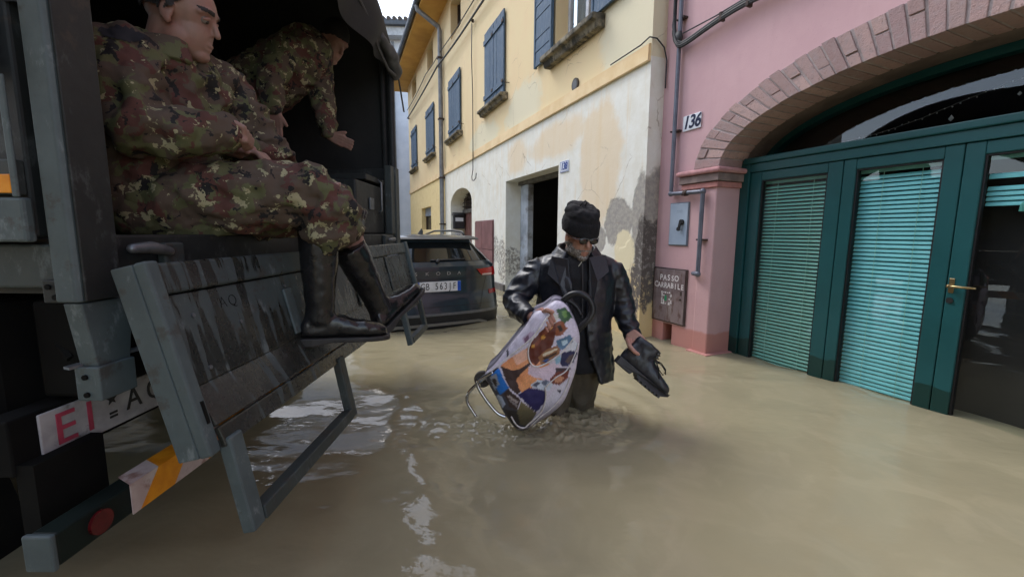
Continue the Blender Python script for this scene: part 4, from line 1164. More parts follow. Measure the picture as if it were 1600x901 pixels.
# number plate
npl = sub('number_plate', truck)
PX = -1.05
k = MB(); k.box(PX - .006, PX, .892, 1.52, .545, .652); wb(k, 'plate', pm('plate_dirty_white', lin(168, 166, 168), lin(140, 138, 140), 12, .5, dirt=(lin(84, 78, 74), 12, .52, .68)), npl, bevel=.003)
M_RED = pm('plate_red', lin(170, 60, 84), lin(150, 50, 72), 20, .5)
M_PBK = pm('plate_black', (.012, .012, .014), rough=.5)
def pl(ch, yy, size, m, dz=0, sx=1.0): wtext(ch, size, m, npl, frame((PX + .0008, yy, .598 + dz), (0, 1, 0), (0, 0, 1)), 'letter', extrude=.0012, sx=sx)
pl('E', .945, .108, M_RED); pl('I', 1.003, .108, M_RED); pl('A', 1.125, .085, M_PBK, .002, .85); pl('Q', 1.195, .085, M_PBK, .002, .85)
for i, ch in enumerate('415'): pl(ch, 1.28 + i * .065, .085, M_PBK, .002, .85)
k = MB(); cs = [(1.062 + (.016 if j % 2 == 0 else .007) * math.sin(j * math.pi / 5), .622 + (.016 if j % 2 == 0 else .007) * math.cos(j * math.pi / 5)) for j in range(10)]
k.prism(cs, PX + .0006, PX + .0016, 'x'); wb(k, 'star', M_PBK, npl)
for zz in (.575, .585): 
    k = MB(); k.box(PX + .0006, PX + .0014, 1.052, 1.074, zz - .003, zz + .003); wb(k, 'mark', M_PBK, npl)
k = MB(); k.box(-1.12, PX - .007, .84, 1.56, .535, .66); wb(k, 'plate_bracket', M_BLACK, npl, bevel=.004)
# side details on the left flank
sd = sub('side_panel', truck)
k = MB(); k.box(-6.4, -.985, .862, .884, 1.035, 1.125); wb(k, 'lower_rail', M_ARMYL, sd, bevel=.006)
k = MB(); k.box(-6.4, -.995, .868, .884, 1.13, 1.20); wb(k, 'reflector_rail', M_ARMY, sd, bevel=.003)
k = MB(); k.box(-1.10, -1.003, .862, .8675, 1.133, 1.170); wb(k, 'orange_reflector', M_OR, sd, bevel=.002)
k = MB(); k.box(-1.004, -.990, .862, .8675, 1.125, 1.36); wb(k, 'upright', M_ARMYL, sd, bevel=.003)
k = MB(); k.prism([(-1.10, 1.365), (-.995, 1.365), (-.992, 1.40), (-1.005, 1.60), (-1.10, 1.60)], .852, .868); wb(k, 'cover_plate', pm('blue_grey_plate', (.10, .11, .13), (.08, .09, .10), 12, .5, metal=.2), sd, bevel=.006)
k = MB(); k.tube([(-1.012, .8515, 1.385), (-1.012, .846, 1.385)], .011, 12); wb(k, 'eyelet', M_BLACK, sd, smooth='auto')
k = MB(); k.box(-6.4, -.935, .900, .930, .935, 1.030); wb(k, 'bed_beam', M_ARMY, sd, bevel=.006)
k = MB(); k.box(-1.00, -.955, .890, .8985, .905, .955); wb(k, 'angle_plate', M_ARMYD, sd, bevel=.003)
for xx, zz in ((-.985, .94), (-.972, .918)):
    k = MB(); k.tube([(xx, .8898, zz), (xx, .886, zz)], .006, 8); wb(k, 'bolt', M_BLACK, sd)
# canvas tilt: arched roof, sides, rolled rear flap
cv = sub('canvas_cover', truck)
def arch_z(yy): 
    u = (yy - 2.16) / 1.27
    return 2.33 + .42 * max(0, 1 - abs(u) ** 2.6)
ys = list(np.linspace(.89, 3.43, 27)); rows = []
for xx in np.linspace(-.94, -6.4, 24):
    sagx = .03 * abs(math.sin((xx + .94) * math.pi / 1.1))
    rows.append([(xx, .885, 1.50)] + [(xx, yy, arch_z(yy) - sagx) for yy in ys] + [(xx, 3.435, 1.50)])
k = MB(); k.grid(rows); wb(k, 'tilt', M_CANV, cv, smooth=True)
fl = []
for zf in np.linspace(0, 1, 9):
    row = []
    for yy in np.linspace(.9, 3.43, 60):
        zt = arch_z(yy) + .012; zb_ = 2.275 - .035 * math.sin((yy - .9) / 2.5 * math.pi) - .02 * math.sin(yy * 5)
        zz = zt + (min(zb_, zt - .06) - zt) * zf
        row.append((-.925 + .03 * math.sin(yy * 11 + zf * 2) * zf + .05 * zf * (1 - zf) * 4, yy, zz))
    fl.append(row)
k = MB(); k.grid(fl); wb(k, 'rear_flap', M_CANV, cv, smooth=True)
# bundled roll at the far corner and hanging strap
rl = MB(); rl.limb([(-.90, 3.02, 2.36), (-.885, 3.25, 2.32), (-.90, 3.40, 2.26)], [.035, .055, .05], 12)
me = displace(voxel(rl, .012, 2), lambda c, n: .012 * mnoise.noise(c * 18)); wb(me, 'rolled_flap', pm('grey_canvas', (.075, .08, .085), (.05, .052, .056), 8, .6, bump=.4), cv, smooth=True)
k = MB(); k.bar((-.885, 3.42, 2.25), (-.86, 3.47, 2.00), .03, .006, (1, 0, 0)); wb(k, 'strap', M_CANV, cv)
k = MB(); k.bar((-.90, 2.06, 2.36), (-.895, 2.085, 2.18), .028, .006, (1, 0, 0)); wb(k, 'strap', pm('grey_strap', (.10, .10, .10), rough=.8), cv)
k = MB(); k.tube([(-.90, 2.55, 2.42), (-.89, 2.75, 2.36), (-.89, 2.95, 2.26), (-.885, 3.15, 2.20), (-.88, 3.32, 2.22)], .010, 6); wb(k, 'rope', pm('grey_rope', (.08, .08, .08), rough=.9), cv)
for yy in np.linspace(-1, -5.8, 5):
    k = MB(); k.tube([(yy, .91, 1.55)] + [(yy, q, arch_z(q) - .05) for q in np.linspace(.93, 3.39, 18)] + [(yy, 3.41, 1.55)], .018, 8); wb(k, 'hoop', M_ARMYD, cv, smooth='auto')
# chassis, tanks and wheels below
ch = sub('chassis', truck)
for yy in (1.55, 2.65): 
    k = MB(); k.box(-7.5, -1.02, yy, yy + .09, .50, .74); wb(k, 'chassis_rail', M_BLACK, ch)
k = MB(); k.box(-1.10, -1.0, .95, 3.4, .67, .90); wb(k, 'cross_member', M_BLACK, ch, bevel=.01)
k = MB(); k.box(-3.0, -1.15, .90, 1.40, .60, .90); wb(k, 'mudguard', M_BLACK, ch, bevel=.02)
k = MB(); k.tube([(-1.01, 1.16, .86), (-1.0, 1.16, .72)], .018, 10); wb(k, 'hydraulic_ram', M_STEEL, ch, smooth='auto')
k = MB(); k.box(-1.06, -1.02, .845, 1.0, .40, .56); wb(k, 'mud_flap', M_BLACK, ch)
k = MB(); rngs = []
for i_ in range(5): k.tube([(-1.06, .96 + .012 * i_, .83 - .012 * abs(i_ - 2)), (-1.02, .95 + .012 * i_, .79 - .012 * abs(i_ - 2))], .010, 6)
wb(k, 'cable_coil', M_BLACK, ch)
for xx in (-2.2, -3.5):
    for y0 in (.95, 2.95):
        w_ = sub('wheel', truck)
        k = MB(); k.tube([(xx, y0, .06), (xx, y0 + .02, .06), (xx, y0 + .38, .06), (xx, y0 + .40, .06)], [.48, .54, .54, .48], 32); wb(k, 'tyre', M_BLACK, w_, smooth='auto')
        k = MB(); k.tube([(xx, y0 - .01, .06), (xx, y0 + .41, .06)], .27, 20); wb(k, 'rim', M_ARMY, w_, smooth='auto')
# black plastic sack lying on the sill
bg = wroot('plastic_sack', (-.90, 2.15, 1.045), 'crumpled black plastic sack on the truck bed beside the stowage box', 'sack')
k = MB(); k.ball((-.88, 2.12, 1.10), (.09, .16, .075)); k.ball((-.86, 2.25, 1.13), (.07, .12, .085)); k.ball((-.87, 2.02, 1.09), (.07, .10, .06))
me = displace(voxel(k, .009, 3), lambda c, n: .035 * (abs(mnoise.noise(c * 17)) - .25) + .016 * abs(mnoise.noise(c * 41)))
wb(me, 'sack', pm('black_plastic', (.012, .012, .013), (.02, .02, .022), 10, .25), bg, smooth=True)
# ================================================================== parked car
CH = Vector((-.48, .877, 0)).normalized(); CRT = Vector((CH.y, -CH.x, 0))
CO = Vector((-.800, 4.665, -.52))
car = empty('parked_car', CO, math.atan2(CRT.y, CRT.x), 'dark grey car half under water in front of the yellow house', 'car')
g = G('dark_car_paint')
g.bsdf(g.mix(g.step(g.noise(2, 3), .3, .7), (.020, .036, .050), (.017, .031, .043)), .32, .35, coat=.8); M_CARP = g.m
M_CPL = pm('car_black_plastic', (.016, .017, .018), (.020, .021, .022), 30, .55)
g = G('car_glass'); g.bsdf((.010, .013, .014), .03, 0, spec=.7); M_CGL = g.m
M_SIL = pm('satin_silver', (.42, .43, .44), (.38, .39, .40), 20, .35, metal=.7)
ZL = [.28, .34, .42, .50, .58, .64, .68, .72, .80, .86, .885, .93, 1.00, 1.08, 1.13, 1.17, 1.205, 1.235, 1.26, 1.33, 1.40, 1.46, 1.49, 1.515, 1.545, 1.565]
YR = [.10, .07, .05, .03, .005, 0., .0, .006, .025, .04, .055, .062, .066, .070, .066, .062, .066, .10, .135, .205, .275, .335, .345, .30, .36, .55]
WD = [.80, .84, .87, .885, .89, .89, .89, .89, .888, .885, .885, .885, .883, .878, .872, .864, .853, .835, .81, .765, .715, .672, .655, .645, .60, .50]
FRT = [4.1, 4.15, 4.2, 4.22, 4.22, 4.22, 4.2, 4.2, 4.15, 4.0, 3.9, 3.7, 3.4, 3.28, 3.22, 3.15, 3.08, 3.0, 2.93, 2.78, 2.62, 2.48, 2.40, 2.33, 2.2, 2.0]
def ring(z, yr, W, yf, n=3.3, D=.62, m=44):
    pts = []
    for i in range(m + 1):
        a = -math.pi / 2 + math.pi * i / m
        cx, sx = abs(math.cos(a)) ** (2 / n), math.copysign(abs(math.sin(a)) ** (2 / n), math.sin(a))
        pts.append((W * sx, yr + D * (1 - cx), z))
    for i in range(1, 12):
        a = math.pi / 2 - math.pi * (i) / 12
        cx, sx = abs(math.cos(a)) ** (2 / 3), math.copysign(abs(math.sin(a)) ** (2 / 3), math.sin(a))
        pts.append((W * sx, yf - .5 + .5 * cx, z))
    return pts
k = MB(); k.loft([ring(*q) for q in zip(ZL, YR, WD, FRT)])
body = k.build('body', M_CARP, car, smooth='auto')
from mathutils.bvhtree import BVHTree
bmc = bmesh.new(); bmc.from_mesh(body.data); bvh = BVHTree.FromBMesh(bmc)
def skin_y(x_, z_):
    h = bvh.ray_cast(Vector((x_, -2, z_)), Vector((0, 1, 0)))
    return h[0].y if h[0] else 1.0
def patch(name, poly, mat, off=.004, thick=.004, nx=26, nz=10, smooth=True):
    """sheet that follows the car's rear: poly maps (u, v) in 0..1 to (x, z)"""
    f = []; b = []
    for j in range(nz + 1):
        f.append([]); b.append([])
        for i in range(nx + 1):
            x_, z_ = poly(i / nx, j / nz); yv = skin_y(x_, z_)
            f[-1].append((x_, yv - off - thick, z_)); b[-1].append((x_, yv - off + .002, z_))
    k = MB(); k.grid(f)
    edge = [f[0][i] for i in range(nx + 1)] + [f[j][nx] for j in range(1, nz + 1)] + [f[nz][i] for i in range(nx - 1, -1, -1)] + [f[j][0] for j in range(nz - 1, 0, -1)]
    edgb = [b[0][i] for i in range(nx + 1)] + [b[j][nx] for j in range(1, nz + 1)] + [b[nz][i] for i in range(nx - 1, -1, -1)] + [b[j][0] for j in range(nz - 1, 0, -1)]
    k.loft([[p for p in edge], [p for p in edgb]], caps=False)
    return k.build(name, mat, car, smooth='auto' if smooth else False)
lerp = lambda a, b, t: a + (b - a) * t
patch('rear_window', lambda u, v: (lerp(-1, 1, u) * lerp(.71, .585, v), lerp(1.262, 1.463, v) + .012 * (1 - (2 * u - 1) ** 2) * (v - .2)), M_CGL, .003, .003, 30, 10)
patch('plate_recess', lambda u, v: (lerp(-.46, .46, u), lerp(.895, 1.085, v)), M_CARP, -.004, .0035, 20, 4)
for s in (-1, 1):
    patch('tail_light', lambda u, v: (s * lerp(.48 + .07 * (1 - v), .850, u), lerp(1.072 + .020 * (1 - u), 1.165 + .022 * u, v)), pm('red_lens', (.42, .014, .018), (.32, .010, .012), 60, .12), .004, .014, 16, 5)
    patch('light_strip', lambda u, v: (s * lerp(.56, .72, u), lerp(1.090, 1.108, v)), pm('light_lens', (.62, .50, .48), rough=.2), .019, .002, 8, 2)
    patch('reflector', lambda u, v: (s * lerp(.66, .835, u), lerp(.862, .912, v)), pm('red_reflector_strip', (.25, .012, .012), rough=.25), .003, .006, 10, 2)
    k = MB(); k.tube([(s * .60, .75, 1.555), (s * .605, .85, 1.60), (s * .61, 1.2, 1.615), (s * .61, 2.0, 1.612), (s * .60, 2.5, 1.55)], .014, 8); k.build('roof_rail', M_CPL, car, smooth=True)
    patch('tailgate_seam', lambda u, v: (s * lerp(lerp(.50, .62, v), lerp(.506, .626, v), u), lerp(.72, 1.07, v)), M_SEAL, .0005, .0008, 1, 10)
    for yy in (.95, 3.45):
        w_ = empty('wheel'); w_.parent = car
        k = MB(); k.tube([(s * .70, yy, .33), (s * .72, yy, .33), (s * .87, yy, .33), (s * .892, yy, .33)], [.30, .33, .33, .30], 28); k.build('tyre', M_CPL, w_, smooth='auto')
        k = MB(); k.tube([(s * .86, yy, .33), (s * .897, yy, .33)], .21, 20); k.build('rim', M_SIL, w_, smooth='auto')
patch('bumper_insert', lambda u, v: (lerp(-.80, .80, u), lerp(.30, .66, v)), M_CPL, .0015, .003, 30, 6)
patch('bumper_strip', lambda u, v: (lerp(-.84, .84, u), lerp(.662, .690, v)), pm('grey_trim', (.16, .17, .18), (.13, .14, .15), 20, .45, metal=.3), .003, .012, 30, 2)
patch('diffuser_trim', lambda u, v: (lerp(-.60, .60, u), lerp(.545, .578, v) - .035 * max(0, abs(2 * u - 1) - .82) / .18), M_SIL, .005, .012, 30, 2)
patch('seam_line', lambda u, v: (lerp(-.80, .80, u), lerp(.758, .763, v)), M_SEAL, .0005, .0008, 30, 1)
patch('crease_line', lambda u, v: (lerp(-.56, .56, u), lerp(1.064, 1.070, v)), M_SEAL, .0005, .0010, 24, 1)
k = MB(); sp = []
for t in np.linspace(-1, 1, 25):
    yy = .30 + .10 * abs(t) ** 3
    sp.append([(t * .635, yy, 1.502), (t * .635, yy - .03, 1.512), (t * .635, yy + .02, 1.530), (t * .62, yy + .22, 1.553), (t * .62, yy + .2, 1.53)])
k.loft(sp).build('roof_spoiler', M_CPL, car, smooth='auto')
k = MB(); k.add([(0, .62, 1.56), (-.03, .72, 1.56), (.03, .72, 1.56), (0, .60, 1.60), (0, .655, 1.635), (0, .69, 1.63), (-.02, .80, 1.56), (.02, .80, 1.56)], [(0, 1, 4, 3), (0, 3, 4, 2), (1, 6, 5, 4), (2, 4, 5, 7), (6, 7, 5)])
k.build('antenna', M_CPL, car)
# plate, letters, wiper
cp_ = empty('number_plate'); cp_.parent = car
py = .062; pz = .985
k = MB(); k.box(-.262, .262, py - .022, py - .010, pz - .057, pz + .057); k.build('plate', pm('plate_white', lin(232, 234, 238), rough=.35), cp_, bevel=.002)
for s in (-1, 1): MB().box(min(s * .222, s * .2605), max(s * .222, s * .2605), py - .0235, py - .022, pz - .0555, pz + .0555).build('blue_band', pm('plate_blue', lin(20, 86, 200), rough=.35), cp_)
for i, ch in enumerate('GB 563JF'):
    if ch != ' ': text(ch, .108, M_PBK, cp_, frame((-.183 + i * .0525, py - .0232, pz), (1, 0, 0), (0, 0, 1)), 'letter', .0008, sx=.72)
text('I', .03, pm('plate_white2', (.8, .8, .8)), cp_, frame((-.241, py - .0242, pz - .03), (1, 0, 0), (0, 0, 1)), 'letter', .0005)
for i, ch in enumerate('SKODA'):
    xx = -.252 + i * .126
    text(ch, .052, M_SIL, car, frame((xx, skin_y(xx, 1.13) - .006, 1.128), (1, 0, 0), (0, 0, 1)), 'badge_letter', .003, sx=1.25)
xx = -.252
k = MB(); k.box(-.006, .006, -.002, .002, 0, .01)
wp_ = MB(); pts = [(xv, skin_y(xv, 1.275 + .02 * abs(xv)) - .018, 1.275 + .02 * abs(xv)) for xv in np.linspace(-.06, .36, 10)]
wp_.tube(pts, .009, 6); wp_.tube([(0, skin_y(0, 1.25) - .02, 1.25), (0.03, skin_y(0, 1.275) - .02, 1.278)], .018, 8); wp_.build('rear_wiper', M_CPL, car, smooth=True)
bmc.free()
# ================================================================== people: shared builders
def at(u, v, y):
    """point at distance y along the street seen at a survey mark (u, v) of the site sketch"""
    d = right * ((u - 800) / 660) - upv * ((v - 450.5) / 660) + fwd
    return Vector((0, 0, CAM_H)) + d * (y / d.y)

def skin_mat(name, c, red):
    g = G(name)
    n = g.noise(14, 4, .6); n2 = g.noise(55, 5, .6)
    cc = g.mix(g.step(n, .35, .7), c, red)
    cc = g.mix(g.mth('MULTIPLY', g.step(n2, .45, .7), .3), cc, tuple(q * .75 for q in c))
    nd = g.bsdf(cc, .5, 0, g.bump(n2, .12, .003), spec=.4)
    nd.inputs['Subsurface Weight'].default_value = .08
    nd.inputs['Subsurface Radius'].default_value = (.01, .004, .002)
    return g.m
M_SKIN_M = skin_mat('ruddy_skin', (.47, .275, .205), (.50, .23, .175))
M_SKIN_S = skin_mat('young_skin', (.27, .165, .128), (.285, .145, .115))

def head_frame(c, f, up=(0, 0, 1)):
    f = Vector(f).normalized(); s = Vector(up).cross(f).normalized(); u = f.cross(s)
    M = Matrix((f, s, u)).transposed().to_4x4(); M.translation = Vector(c); return M
def add_head(mb, M, k=1.0, neck_to=None, neck_r=.058, nose=1.0, jaw=1.0):
    P = lambda x, y, z: M @ Vector((x * k, y * k, z * k)); M3 = M.to_3x3()
    B = lambda c, r: mb.ball(P(*c), tuple(q * k for q in r), 20, 14, M3)
    B((-.012, 0, .040), (.098, .077, .100))
    B((.020, 0, .030), (.074, .068, .080))
    B((.030, 0, -.040), (.062, .060 * jaw, .082))
    B((.066, 0, -.096), (.026, .030, .022))
    for s in (-1, 1):
        B((.010, s * .046 * jaw, -.062), (.042, .020, .038))
        B((.080, s * .012, -.030), (.013, .0085, .008))
        B((-.006, s * .077, -.004), (.020, .008, .033)); B((.0, s * .077, -.030), (.011, .007, .013))
        mb.limb([P(.088, s * .010, .034), P(.082, s * .034, .036), P(.068, s * .052, .026)], [.0095 * k, .0098 * k, .0085 * k], 10)
    mb.limb([P(.086, 0, .018), P(.098, 0, -.006), P(.105, 0, -.022)], [.0090 * k * nose, .0100 * k * nose, .0112 * k * nose], 10)
    mb.limb([P(.080, -.021, -.064), P(.092, -.006, -.0595), P(.092, .006, -.0595), P(.080, .021, -.064)], [.006 * k] * 4, 8)
    mb.limb([P(.080, -.019, -.071), P(.090, 0, -.0735), P(.080, .019, -.071)], [.0065 * k] * 3, 8)
    if neck_to is not None:
        mb.limb([P(-.02, 0, -.03), P(-.025, 0, -.09), Vector(neck_to)], [neck_r * .95, neck_r, neck_r * 1.15], 16)
def carve_head(me, M, k=1.0):
    Mi = M.inverted()
    pits = [((.088, .031, .010), .0065, .0135), ((.088, -.031, .010), .0065, .0135), ((.095, 0, -.0665), .0028, .006), ((.090, .016, -.0665), .0025, .006), ((.090, -.016, -.0665), .0025, .006),
            ((.0, .088, -.002), .004, .010), ((.0, -.088, -.002), .004, .010)]
    f = M.to_3x3() @ Vector((1, 0, 0))
    for v in me.vertices:
        q = (Mi @ v.co) / k
        if q.length > .17: continue
        for c, a, r in pits:
            d = (q - Vector(c)).length
            if d < 3 * r:
                side = Vector((1, 0, 0)) if abs(c[1]) < .06 else Vector((0, math.copysign(1, c[1]), 0))
                v.co -= (M.to_3x3() @ side) * a * k * math.exp(-(d / r) ** 2)
    me.update()
def shell(me, mask, off):
    """copy of the faces whose centre passes mask, lifted off the surface"""
    keep = [p for p in me.polygons if mask(p.center)]
    idx = {}; vs = []; fs = []
    for p in keep:
        f = []
        for i in p.vertices:
            if i not in idx:
                idx[i] = len(vs); v = me.vertices[i]; vs.append(v.co + v.normal * off(v.co))
            f.append(idx[i])
        fs.append(f)
    m2 = bpy.data.meshes.new('shell'); m2.from_pydata([tuple(v) for v in vs], [], fs); m2.update()
    m2.polygons.foreach_set('use_smooth', [True] * len(m2.polygons))
    return m2
def add_hand(mb, wrist, knuck, normal, fingers, thumb, k=1.0):
    """palm from wrist to knuckle line; fingers: four lists of joints in world space; thumb likewise"""
    wrist, knuck = Vector(wrist), Vector(knuck); d = (knuck - wrist); n = Vector(normal).normalized()
    side = d.cross(n).normalized()
    for t in np.linspace(-1, 1, 4):
        mb.limb([wrist + side * .016 * t * k, wrist.lerp(knuck, .55) + side * .026 * t * k, knuck + side * .030 * t * k], [.016 * k, .0155 * k, .0125 * k], 10)
    for f in fingers: mb.limb(f, [.0098 * k, .0092 * k, .0085 * k, .0075 * k][:len(f)], 10)
    mb.limb(thumb, [.014 * k, .0115 * k, .0105 * k, .009 * k][:len(thumb)], 10)

def folds(scale, amp, stretch=(1, 1, 1), seed=0):
    o = Vector((seed * 3.1, seed * 1.7, seed * .9)); S = Vector(stretch)
    def fn(c, n):
        q = Vector((c.x * S.x, c.y * S.y, c.z * S.z)) * scale + o
        a = mnoise.noise(q); b = mnoise.noise(q * 2.3 + o)
        return amp * ((.35 - abs(a)) * 1.3 + .4 * b)
    return fn
def ell(c, rx, ry, n=36, a0=0, a1=2 * math.pi, yaw=0):
    out = []
    for i in range(n):
        a = a0 + (a1 - a0) * i / (n - 1 if a1 - a0 < 6.28 else n)
        x_, y_ = rx * math.sin(a), -ry * math.cos(a)
        out.append(Vector((c[0] + x_ * math.cos(yaw) - y_ * math.sin(yaw), c[1] + x_ * math.sin(yaw) + y_ * math.cos(yaw), c[2])))
    return out

# ================================================================== the wading man
man = wroot('person', (.36, 2.46, -.5), 'bearded man in black leather coat and knit cap wading with a trolley bag', 'person')
HM = head_frame((.380, 2.405, 1.045), (.34, -.90, -.30))
wrR, wrL = at(833, 497, 2.18), Vector((.690, 2.345, .482))
b = MB()
add_head(b, HM, 1.0, (.368, 2.475, .90), .058, 1.15, 1.05)
b.loft([ell((.37, 2.47, z), rx, ry) for z, rx, ry in ((.93, .07, .06), (.89, .16, .085), (.80, .185, .11), (.62, .165, .105), (.42, .17, .115), (.30, .16, .11))])
for sgn, sh, el, wr in ((-1, (.175, 2.49, .865), (.025, 2.43, .675), wrR), (1, (.570, 2.47, .870), (.648, 2.475, .665), wrL)):
    b.limb([sh, el, wr], [.055, .043, .030])
for hip, kn, an, toe in (((.275, 2.45, .33), (.245, 2.40, -.06), (.235, 2.46, -.44), (.20, 2.28, -.47)), ((.445, 2.49, .33), (.430, 2.53, -.06), (.44, 2.62, -.44), (.45, 2.44, -.47))):
    b.limb([hip, kn, an], [.080, .055, .040]); b.limb([Vector(an) - Vector((0, 0, .02)), toe], [.038, .030])
# his right hand closes on the top edge of the bag, his left on the boot's collar
h1 = at(851, 497, 2.085)
add_hand(b, wrR, h1 + Vector((-.012, .03, .010)), (-.2, -.9, .45),
         [[h1 + Vector((dx, .018, dz)), h1 + Vector((dx + .022, -.012, dz - .010)), h1 + Vector((dx + .036, -.018, dz - .036))] for dx, dz in ((.012, .026), (.002, .010), (-.010, -.008), (-.020, -.026))],
         [wrR + Vector((.02, -.02, .02)), h1 + Vector((.010, -.01, .045)), h1 + Vector((.038, -.015, .036))])
h2 = at(999, 539, 2.240)
add_hand(b, at(987, 522, 2.315), h2, (-.35, -.85, .35),
         [[h2 + Vector((.026 - .018 * i, .006 + .010 * i, .004 - .006 * i)), h2 + Vector((.036 - .017 * i, .012 + .010 * i, -.026 - .004 * i)), h2 + Vector((.030 - .016 * i, .020 + .010 * i, -.055))] for i in range(4)],
         [at(981, 530, 2.275), at(984, 541, 2.205), at(991, 549, 2.178), at(997, 553, 2.172)], 1.12)
bm_ = voxel(b, .0042, 3); carve_head(bm_, HM)
HMi = HM.inverted()
beard = shell(bm_, lambda c: (lambda q: q.length < .16 and q.z < -.022 - .35 * max(0, .04 - q.x) * 0 and q.x > -.005 and q.z > -.135 and not (q.x > .07 and abs(q.y) < .022 and q.z > -.083 and q.z < -.055) and not (q.x > .06 and q.z > -.048) and (q.z < -.04 or q.x < .045))(HMi @ c),
              lambda c: .003 + .005 * abs(mnoise.noise(c * 160)) + .002 * mnoise.noise(c * 60))
wb(bm_, 'body', M_SKIN_M, man, smooth=True)
wb(beard, 'beard', pm('grey_beard', (.40, .38, .36), (.16, .14, .13), 120, .9, contrast=(.4, .6)), man, smooth=True)
hp = lambda x_, y_, z_: HM @ Vector((x_, y_, z_))
# knit cap
cap = MB(); rr_ = []
for zz, rx, ry, xo in ((.030, .108, .094, -.006), (.028, .116, .101, -.006), (.045, .119, .104, -.008), (.085, .118, .103, -.012), (.104, .114, .100, -.014), (.107, .108, .095, -.014), (.112, .108, .096, -.015), (.140, .107, .096, -.018), (.160, .098, .089, -.020), (.172, .080, .073, -.020), (.177, .050, .045, -.018), (.172, .022, .020, -.016)):
    rr_.append([hp(xo + rx * math.cos(a), ry * math.sin(a), zz + .16 * max(0, 0) - .10 * .12 * math.cos(a)) for a in np.linspace(0, 2 * math.pi, 41)[:-1]])
cap.loft(rr_)
me = displace(voxel(cap, .0055, 2), lambda c, n: (lambda q: .0035 * mnoise.noise(c * 26) + (.008 * (mnoise.noise(c * 34)) if q.z > .125 else 0) + (.0012 * math.sin(math.atan2(q.y, q.x) * 70) if q.z < .105 else 0))(HMi @ c))
wb(me, 'knit_cap', pm('black_knit', (.008, .008, .010), (.012, .012, .014), 40, .95, bump=.6, bscale=160), man, smooth=True)
k = MB(); k.tube([hp(-.02, .01, .172), hp(-.01, .012, .195), hp(.0, -.004, .206), hp(.0, -.02, .197), hp(-.005, -.03, .172)], .0032, 7); wb(k, 'cap_cord', M_SEAL, man, smooth=True)
# sunglasses
sgl = sub('sunglasses', man)
g = G('dark_lens'); g.bsdf((.006, .006, .008), .05, 0, spec=.7)
for s in (-1, 1):
    k = MB(); k.ball(hp(.104, s * .033, .008), (.006, .027, .018), 18, 10, HM.to_3x3()); wb(k, 'lens', g.m, sgl, smooth=True)
    k = MB(); k.tube([hp(.100, s * .058, .016), hp(.075, s * .077, .016), hp(.0, s * .083, .012)], .0025, 6); wb(k, 'temple', M_STEEL, sgl)
k = MB(); k.tube([hp(.108, -.008, .014), hp(.112, 0, .017), hp(.108, .008, .014)], .0022, 6); wb(k, 'bridge', M_STEEL, sgl)
k = MB(); k.tube([hp(.102, -.060, .020), hp(.110, -.033, .026), hp(.111, 0, .020), hp(.110, .033, .026), hp(.102, .060, .020)], .0022, 6); wb(k, 'brow_bar', M_STEEL, sgl)
# sweater and trousers
k = MB(); k.loft([ell((.372, 2.455, z), rx, ry) for z, rx, ry in ((.985, .066, .066), (.94, .074, .072), (.90, .15, .098), (.82, .200, .128), (.62, .188, .128), (.42, .192, .140), (.30, .195, .142), (.27, .185, .13))])
me = displace(voxel(k, .009, 3), folds(11, .010, (1, 1, .6), 3)); wb(me, 'sweater', pm('black_sweater', (.010, .010, .012), (.014, .014, .017), 30, .9, bump=.4, bscale=120), man, smooth=True)
k = MB(); k.tube([(.386, 2.318, .90), (.390, 2.310, .78), (.392, 2.306, .60)], .0035, 6); wb(k, 'zip', pm('zip_metal', (.10, .10, .11), rough=.4, metal=.5), man)
k = MB(); k.bar(at(904, 416, 2.295), at(909, 409, 2.295), .0045, .003, (0, -1, 0)); wb(k, 'zip_pull', pm('zip_pull', (.3, .28, .24), rough=.35, metal=.7), man)
k = MB()
k.limb([(.285, 2.45, .40), (.275, 2.44, .30), (.245, 2.395, .0), (.24, 2.40, -.10), (.235, 2.46, -.42)], [.110, .112, .088, .082, .070], 18)
k.limb([(.440, 2.48, .40), (.440, 2.49, .30), (.425, 2.53, .0), (.43, 2.54, -.10), (.44, 2.62, -.42)], [.110, .110, .086, .082, .070], 18)
k.ball((.362, 2.465, .36), (.185, .135, .10))
me = displace(voxel(k, .009, 3), folds(9, .016, (1.3, 1.3, .8), 5)); wb(me, 'trousers', pm('wet_brown_trousers', (.115, .096, .066), (.085, .070, .048), 9, .75, bump=.3, bscale=60), man, smooth=True)
# leather coat: open-fronted shell plus sleeves, fused
cs_ = MB()
def coat_ring(z, c, rx, ry, op0, op1, th=.020, n=44):
    o = ell((c[0], c[1], z), rx, ry, n, op1, 2 * math.pi - op0); i_ = ell((c[0], c[1], z), rx - th, ry - th, n, op1, 2 * math.pi - op0)
    return o + i_[::-1]
prof = [(.955, (.372, 2.475), .115, .085, .60, .60), (.925, (.372, 2.475), .190, .110, .50, .50), (.885, (.372, 2.472), .226, .135, .34, .34), (.80, (.372, 2.462), .236, .160, .18, .20), (.68, (.370, 2.458), .226, .165, .14, .20),
        (.55, (.366, 2.458), .222, .170, .20, .22), (.42, (.366, 2.462), .230, .180, .50, .30), (.32, (.368, 2.462), .240, .185, .75, .45), (.215, (.372, 2.462), .248, .188, .85, .60)]
cs_.loft([coat_ring(*q) for q in prof], caps=True)
def rsl(p, r): cs_.limb([Vector(q) for q in p], r, 18)
rsl([(.235, 2.485, .875), (.155, 2.490, .845), (.060, 2.455, .740), (.018, 2.425, .672), (.040, 2.340, .640), at(822, 491, 2.235)], [.070, .080, .078, .074, .064, .050])
rsl([(.500, 2.475, .880), (.585, 2.470, .845), (.632, 2.480, .740), (.652, 2.472, .655), (.672, 2.415, .560), (.686, 2.360, .500)], [.070, .078, .073, .069, .058, .049])
